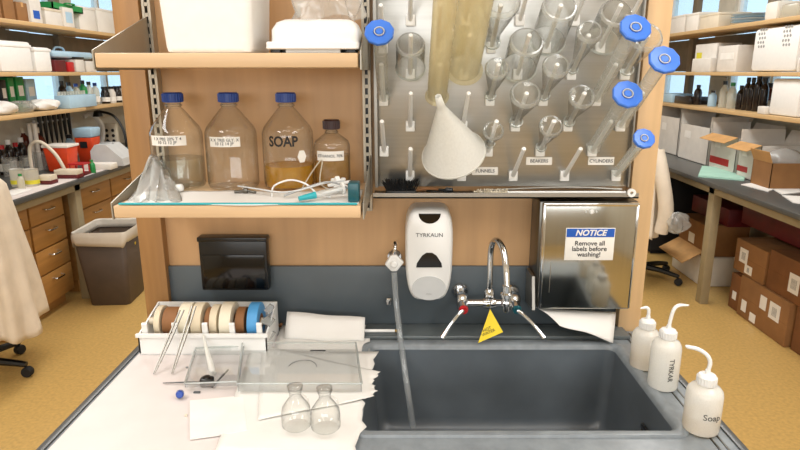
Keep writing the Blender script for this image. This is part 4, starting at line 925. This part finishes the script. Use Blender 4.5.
def coat(loc, rz, top, bot, w0, w1, d0, d1, m, label, seed=0, sleeve=True):
    t = thing('lab_coat', label, 'coat', loc, rz, 'lab coats draped over chairs')
    def f(u, v):
        a = 2*PI*u; e = v**.8
        sh = min(1, v/.07)**.5
        wd = (w0+(w1-w0)*e)*(.25+.75*sh); dp = (d0+(d1-d0)*e)*(.25+.75*sh)
        fold = 1+(.035+.09*v)*math.sin(a*9+seed+2*v)+.05*v*math.sin(a*5-v*5+seed)
        x = wd*math.copysign(abs(math.cos(a))**.8, math.cos(a))*fold; y = dp*math.sin(a)*fold
        return (x, y, top-(top-bot)*v+.02*v*math.sin(a*4+seed))
    MB().sheet(f, 90, 26).build('body', m, t, solid=.003, ang=80)
    if sleeve:
        for s_ in (-1, 1):
            MB().tube([(s_*w0*.9, -.02, top-.05), (s_*(w0+.05), -.03, top-.25), (s_*(w0+.09), -.06, top-.48), (s_*(w0+.07), -.05, top-.66)], .05, 12, 5, radii=[.045, .055, .055, .05]).build('sleeve', m, t)
    MB().tube([(-.07, -d0*.5, top-.02), (0, -d0*1.2, top-.06), (.07, -d0*.5, top-.02)], .012, 8, 5).build('collar', m, t)
    return t
chair((-2.41, 3.03, 0), R(-70), 'black swivel chair under the beige coat, at the left edge')
bc = Vector((-2.41, 3.03, 0))+Matrix.Rotation(R(-70), 3, 'Z') @ Vector((0, .21, 0))
coat((bc.x+.0, bc.y, 0), R(-70), 1.12, .28, .21, .30, .06, .17, 'coat', 'beige lab coat draped over the chair at the left edge', 1)
chair((1.95, 4.72, 0), R(100), 'black swivel chair under the white coat, right of the towel dispenser')
bc = Vector((2.02, 4.72, 0))+Matrix.Rotation(R(100), 3, 'Z') @ Vector((0, .21, 0))
coat((bc.x+.02, bc.y, 0), R(100), 1.13, .42, .225, .25, .06, .13, 'coatw', 'white lab coat draped over the chair behind the right pillar', 4)
p = PY(660, 236, 4.45); 
def gl(u, v):
    a = 2*PI*u; ph = PI*v; r_ = 1+.25*math.sin(a*3+1)+.2*math.sin(a*5+v*8)
    return (.085*math.cos(a)*math.sin(ph)*r_, .06*math.sin(a)*math.sin(ph)*r_, .07*(-math.cos(ph))*(1+.2*math.sin(a*3)))
tag(MB().sheet(gl, 24, 12).build('plastic_glove', 'film', None, (2.02, 4.33, .56)), 'crumpled clear plastic glove stuffed by the hem of the white coat', 'glove')

# ---- right shelves
for a, b_, yt, mm, lb in ((664, 681, 16, 'wbox', 'white carton at the far end of the top right shelf'), (682, 694, 14, 'whitem', 'cream carton, second along the top right shelf'), (695, 714, 14, 'offw', 'beige carton left of the stacked plates')):
    t, h, ly, sg = sbox('carton', a, b_, yt, 2.46, ZT, mm, lb, 'box', .25, 'cartons on the top right shelf'); lidline(t, h, ly, .25, h-.012, mm)
Y0, Y1 = span(718, 752, 12, 2.48); pm = (Y0+Y1)/2
for i in range(5): tag(MB().lathe([(0, 0), (.09, 0), (.14, .012), (.145, .015), (.14, .016), (.09, .005), (0, .005)], 28, loc=(0, 0, 0)).build('weighing_dish', 'paleblue' if i % 2 else 'whitem', None, (2.62, pm, ZT+.001+i*.017)), f'{("bottom white", "second lowest pale blue", "middle white", "second highest pale blue", "top white")[i]} dish of the stack on the top right shelf', 'dish', 'stacked dishes')
for a, b_, yt, mm, lb in ((757, 770, 2, 'whitem', 'white tub right of the stacked dishes'), (772, 790, 3, 'milky', 'milky plastic tub nearest the camera on the top right shelf')):
    t, h, ly, sg = sbox('plastic_tub', a, b_, yt, 2.46, ZT, mm, lb, 'tub', .22, bev=.02)
t, h, ly, sg = sbox('carton', 694, 716, 43, 2.5, ZM+.0, 'wbox', 'white carton with yellow and red corner mark on the middle right shelf', 'box', .2); addlabel(t, .2, sg, ly*.28, h*.45, ly*.25, h*.5, 'ylabel'); addlabel(t, .2, sg, ly*.1, h*.3, ly*.15, h*.25, 'red')
t, h, ly, sg = sbox('carton', 717, 737, 45, 2.46, ZM, 'wbox', 'square white carton right of the yellow marked one', 'box', .18); addlabel(t, .18, sg, 0, h*.6, ly*.7, h*.25)
t, h, ly, sg = sbox('carton', 692, 711, 58, 2.43, ZM, 'wbox', 'small low white carton at the front of the middle right shelf', 'box', .065)
t, h, ly, sg = sbox('storage_bin', 750, 796, 24, 2.44, ZM, 'foam', 'large cream plastic bin with rows of vent holes on the middle right shelf', 'bin', .3, bev=.03)
b = MB()
for i in range(3):
    for j in range(5):
        for yy in (-ly*.33, ly*.22): b.lathe([(0, .001), (.009, .001), (.009, -.001)], 10, loc=(-.151, yy+i*.03+(j % 2)*.012, h*.58+j*.028), rot=(0, -PI/2, 0))
b.build('vent_hole', 'grey', t)
t, h, ly, sg = sbox('storage_box', 797, 800, 58, 2.44, ZM, 'whitem', 'white box cut by the right edge on the middle right shelf', 'box', .25)
for i, (px, mm, hh, lb) in enumerate(((697, 'bottle', .17, 'black bottle at the far end of the lower right shelf'), (712, 'paleblue', .13, 'pale blue bottle beside the far black one'), (723, 'milky', .21, 'milky bottle with black cap, lower right shelf'), (731, 'milky', .2, 'milky bottle with green cap, lower right shelf'), (740, 'bottle', .18, 'dark bottle right of the green capped one'), (746, 'bottle', .24, 'tall black bottle, leftmost of the four black ones'), (751, 'bottle', .24, 'tall black bottle, second of the four black ones'), (757, 'bottle', .27, 'tallest black bottle, third of the four black ones'), (763, 'bottle', .24, 'tall black bottle next to the white bin'))):
    p = PX(px, 102, 2.56); lbottle((2.56, p.y, ZB+.001), .033 if i < 4 else .029, hh, mm, lb, 'green' if i == 3 else 'black', group='bottles on the lower right shelf')
for i, (px, lb) in enumerate(((766, 'amber bottle with a white band behind the black ones, far one'), (761, 'amber bottle with a white band behind the black ones, near one'), (754, 'amber bottle with white band behind the tall black bottles'))):
    p = PX(px, 100, 2.68); lbottle((2.70, p.y, ZB+.001), .04, .2, 'amber', lb, 'black', group='amber bottles behind', band='label')
t, h, ly, sg = sbox('storage_bin', 769, 799, 79, 2.45, ZB, 'foam', 'white plastic bin on the lower right shelf below the vented bin', 'bin', .3, bev=.02)
t, h, ly, sg = sbox('carton', 758, 767, 107, 2.43, ZB, 'wbox', 'tiny white carton in front of the black bottles', 'box', .06)
for a, b_, yt, mm, lb in ((660, 672, 94, 'paleblue', 'pale blue box behind the blue cylinder bases on the lower right shelf'), (674, 690, 97, 'bottle', 'low dark tray at the far end of the lower right shelf')):
    t, h, ly, sg = sbox('carton', a, b_, yt, 2.5, ZB, mm, lb, 'box', .2)

# ---- right bench cartons
def openbox(pa, pb, yt, X, m, label, dep=.3, flapm='wbox', red=None, front='wbox', flaps=(1, 1, 1, 1), zb=BT+.001, group='open cartons on the right bench', name='open_carton'):
    Y0, Y1 = span(pa, pb, 150, X); zt = PX(pb, yt, X).z; h = zt-zb; ly = (Y1-Y0)-.012; mid = (Y0+Y1)/2
    t = thing(name, label, 'box', (X+dep/2, mid, zb), 0, group); e = .004
    b = MB().box(-dep/2, dep/2, -ly/2, ly/2, 0, e).box(-dep/2, -dep/2+e, -ly/2, ly/2, 0, h).box(dep/2-e, dep/2, -ly/2, ly/2, 0, h).box(-dep/2, dep/2, -ly/2, -ly/2+e, 0, h).box(-dep/2, dep/2, ly/2-e, ly/2, 0, h)
    b.build('body', m, t, smooth=False)
    fl = dep*.42
    def flap(p, q, dx, dy, dz, mm): MB().prism([Vector(p), Vector(q), Vector(q)+Vector((dx, dy, dz)), Vector(p)+Vector((dx, dy, dz))], (0, 0, .004)).build('flap', mm, t, smooth=False)
    if flaps[0]: flap((-dep/2, -ly/2, h), (-dep/2, ly/2, h), -.10*flaps[0], 0, -.06*flaps[0]+.02, flapm)
    if flaps[1]: flap((dep/2, -ly/2, h), (dep/2, ly/2, h), .04, 0, .08, front)
    if flaps[2]: flap((-dep/2, -ly/2, h), (dep/2, -ly/2, h), 0, -.006, .085, flapm)
    if flaps[3]: flap((-dep/2, ly/2, h), (dep/2, ly/2, h), 0, .004, .085, front)
    if red: addlabel(t, dep, 1, red[0]*ly, red[1]*h, red[2]*ly, red[3]*h, 'red')
    addlabel(t, dep, 1, .22*ly, .72*h, ly*.22, h*.2)
    return t, h, ly
openbox(656, 677, 118, 2.47, 'wbox', 'open white carton furthest along the right bench, beside the pillar', flaps=(0, 1, 1, 1))
openbox(678, 708, 128, 2.45, 'wbox', 'open white carton, second from the pillar on the right bench', flaps=(0, 1, 1, 1), flapm='wbox')
openbox(710, 737, 138, 2.45, 'wbox', 'open carton with a wide red label and a brown flap on the right bench', red=(.1, .25, .75, .2), flapm='flap', flaps=(1, 1, 0, 1))
t, h, ly = openbox(739, 762, 146, 2.43, 'wbox', 'open carton with a small red label just left of the brown panel', red=(.25, .25, .5, .16), flapm='flap', flaps=(1, 1, 0, 1), dep=.32)
t = thing('open_carton', 'brown cardboard carton with clear plastic bag inside, nearest on the right bench', 'box', (2.50, 3.95, BT+.001), R(0), 'open cartons on the right bench')
hb = .17; b = MB().box(-.14, .14, -.11, .11, 0, .004).box(-.14, .14, -.11, -.106, 0, hb).box(-.14, .14, .106, .11, 0, hb).box(-.14, -.136, -.11, .11, 0, hb).box(.136, .14, -.11, .11, 0, hb); b.build('body', 'box', t, smooth=False)
MB().prism([(-.14, -.11, hb), (-.14, .11, hb), (-.17, .11, hb+.07), (-.17, -.11, hb+.07)], (0, 0, .004)).build('flap', 'flap', t, smooth=False)
b = MB().sheet(lambda u, v: (.125*math.cos(2*PI*u)*(math.sin(PI*v)**.5)*(1+.1*math.sin(u*30)), .09*math.sin(2*PI*u)*(math.sin(PI*v)**.5)*(1+.1*math.sin(u*25)), .08+.17*v), 28, 10); o = tag(b.build('plastic_bag', 'film', None, (2.50, 3.95, BT+.01)), 'bulging clear plastic bag inside the brown carton on the right bench', 'bag')
# pad, papers
P = [PZ(px, py, BT+.001) for px, py in ((702, 167), (746, 171), (744, 181), (698, 177))]; tag(MB().prism(P, (0, 0, .012)).build('mint_pad', 'mint', smooth=False), 'mint green pad lying on the front edge of the right bench', 'pad')
for i, (q, lb) in enumerate(((((741, 185), (757, 183), (778, 188), (768, 192)), 'white papers lying on the right bench beyond the mint pad'), (((770, 188), (799, 186), (800, 193), (782, 195)), 'white papers at the right edge, beside the brown carton'), (((782, 196), (800, 197), (800, 204), (793, 203)), 'crumpled papers at the near edge of the right bench'))):
    P = [PZ(px, py, BT+.001) for px, py in q]; tag(MB().prism(P, (0, 0, .006)).build('loose_papers', 'paper', smooth=False), lb, 'papers', 'loose papers on the right bench')

# ---- boxes under the right bench
def fbox(Y0, Y1, z0, z1, X, label, m='box', dep=.4, stickers=(), name='cardboard_box', txt=True):
    t = thing(name, label, 'box', (X+dep/2, (Y0+Y1)/2, z0+.001), 0, 'cardboard boxes under the right bench'); ly = Y1-Y0-.01; h = z1-z0-.002
    MB().box(-dep/2, dep/2, -ly/2, ly/2, 0, h, .004).build('body', m, t)
    MB().box(-dep/2-.001, dep/2+.001, -.001, .001, h-.002, h+.001).box(-dep/2-.0012, -dep/2+.01, -ly/2, ly/2, h*.5-.0, h*.5+.001).build('seam', 'box2', t)
    for (sy, sz, sw, sh) in stickers: addlabel(t, dep, 1, sy*ly, sz*h, sw, sh, 'label', '||||||\n||||||' if txt and sw > .07 else None)
    return t
fbox(3.40, 3.955, 0, .29, 2.33, 'large brown box on the floor with three white stickers, under the right bench', stickers=((.36, .30, .06, .08), (-.02, .66, .07, .09), (-.25, .62, .11, .11), (.15, .16, .07, .06)))
fbox(3.96, 4.10, 0, .26, 2.345, 'narrow brown box on the floor beside the bench leg', 'box2', stickers=((0, .4, .05, .06),), txt=False)
fbox(3.71, 4.09, .291, .52, 2.34, 'brown box with white shipping labels stacked on the floor boxes, farther one', stickers=((.20, .55, .10, .10), (.0, .2, .09, .06)))
fbox(3.20, 3.70, .291, .55, 2.345, 'brown box with one black and white label, stacked nearest the right edge', 'box2', stickers=((-.05, .45, .10, .12),))
fbox(2.75, 3.39, 0, .285, 2.36, 'dark brown box on the floor cut by the right edge', 'box2')
t = thing('storage_bin', 'clear white bin on the floor behind the bench leg under the right bench', 'bin', (2.5, 4.75, .001)); MB().box(-.17, .17, -.27, .27, 0, .24, .012).build('body', 'whitem', t)
t = thing('open_carton', 'open brown carton with a hanging flap behind the right bench leg', 'box', (2.50, 4.72, .243)); MB().box(-.17, .17, -.22, .22, 0, .25, .003).build('body', 'box', t); MB().prism([(-.17, -.22, .04), (-.17, .22, .04), (-.33, .22, -.05), (-.33, -.22, -.05)], (0, 0, .005)).build('flap', 'flap', t, smooth=False); addlabel(t, .34, 1, 0, .1, .1, .08)
t = thing('red_crate', 'dark red plastic crate resting on the boxes deep under the right bench', 'crate', (2.66, 3.85, .56)); MB().box(-.16, .16, -.5, .5, 0, .16, .01).build('body', 'dred', t); 
t = thing('red_crate', 'dark red plastic crate on top of the open carton behind the bench leg', 'crate', (2.62, 4.75, .495)); MB().box(-.16, .16, -.3, .3, 0, .14, .01).build('body', 'dred', t)
t = thing('dark_cabinet', 'dark low cabinet at the far end under the right bench', 'cabinet', (2.52, 5.95, 0)); MB().box(-.25, .25, -.6, .6, .04, .8, .01).box(-.22, .22, -.55, .55, 0, .04).build('body', 'chair', t); MB().box(-.262, -.25, -.58, -.01, .08, .78, .003).box(-.262, -.25, .01, .58, .08, .78, .003).build('door', 'black', t)
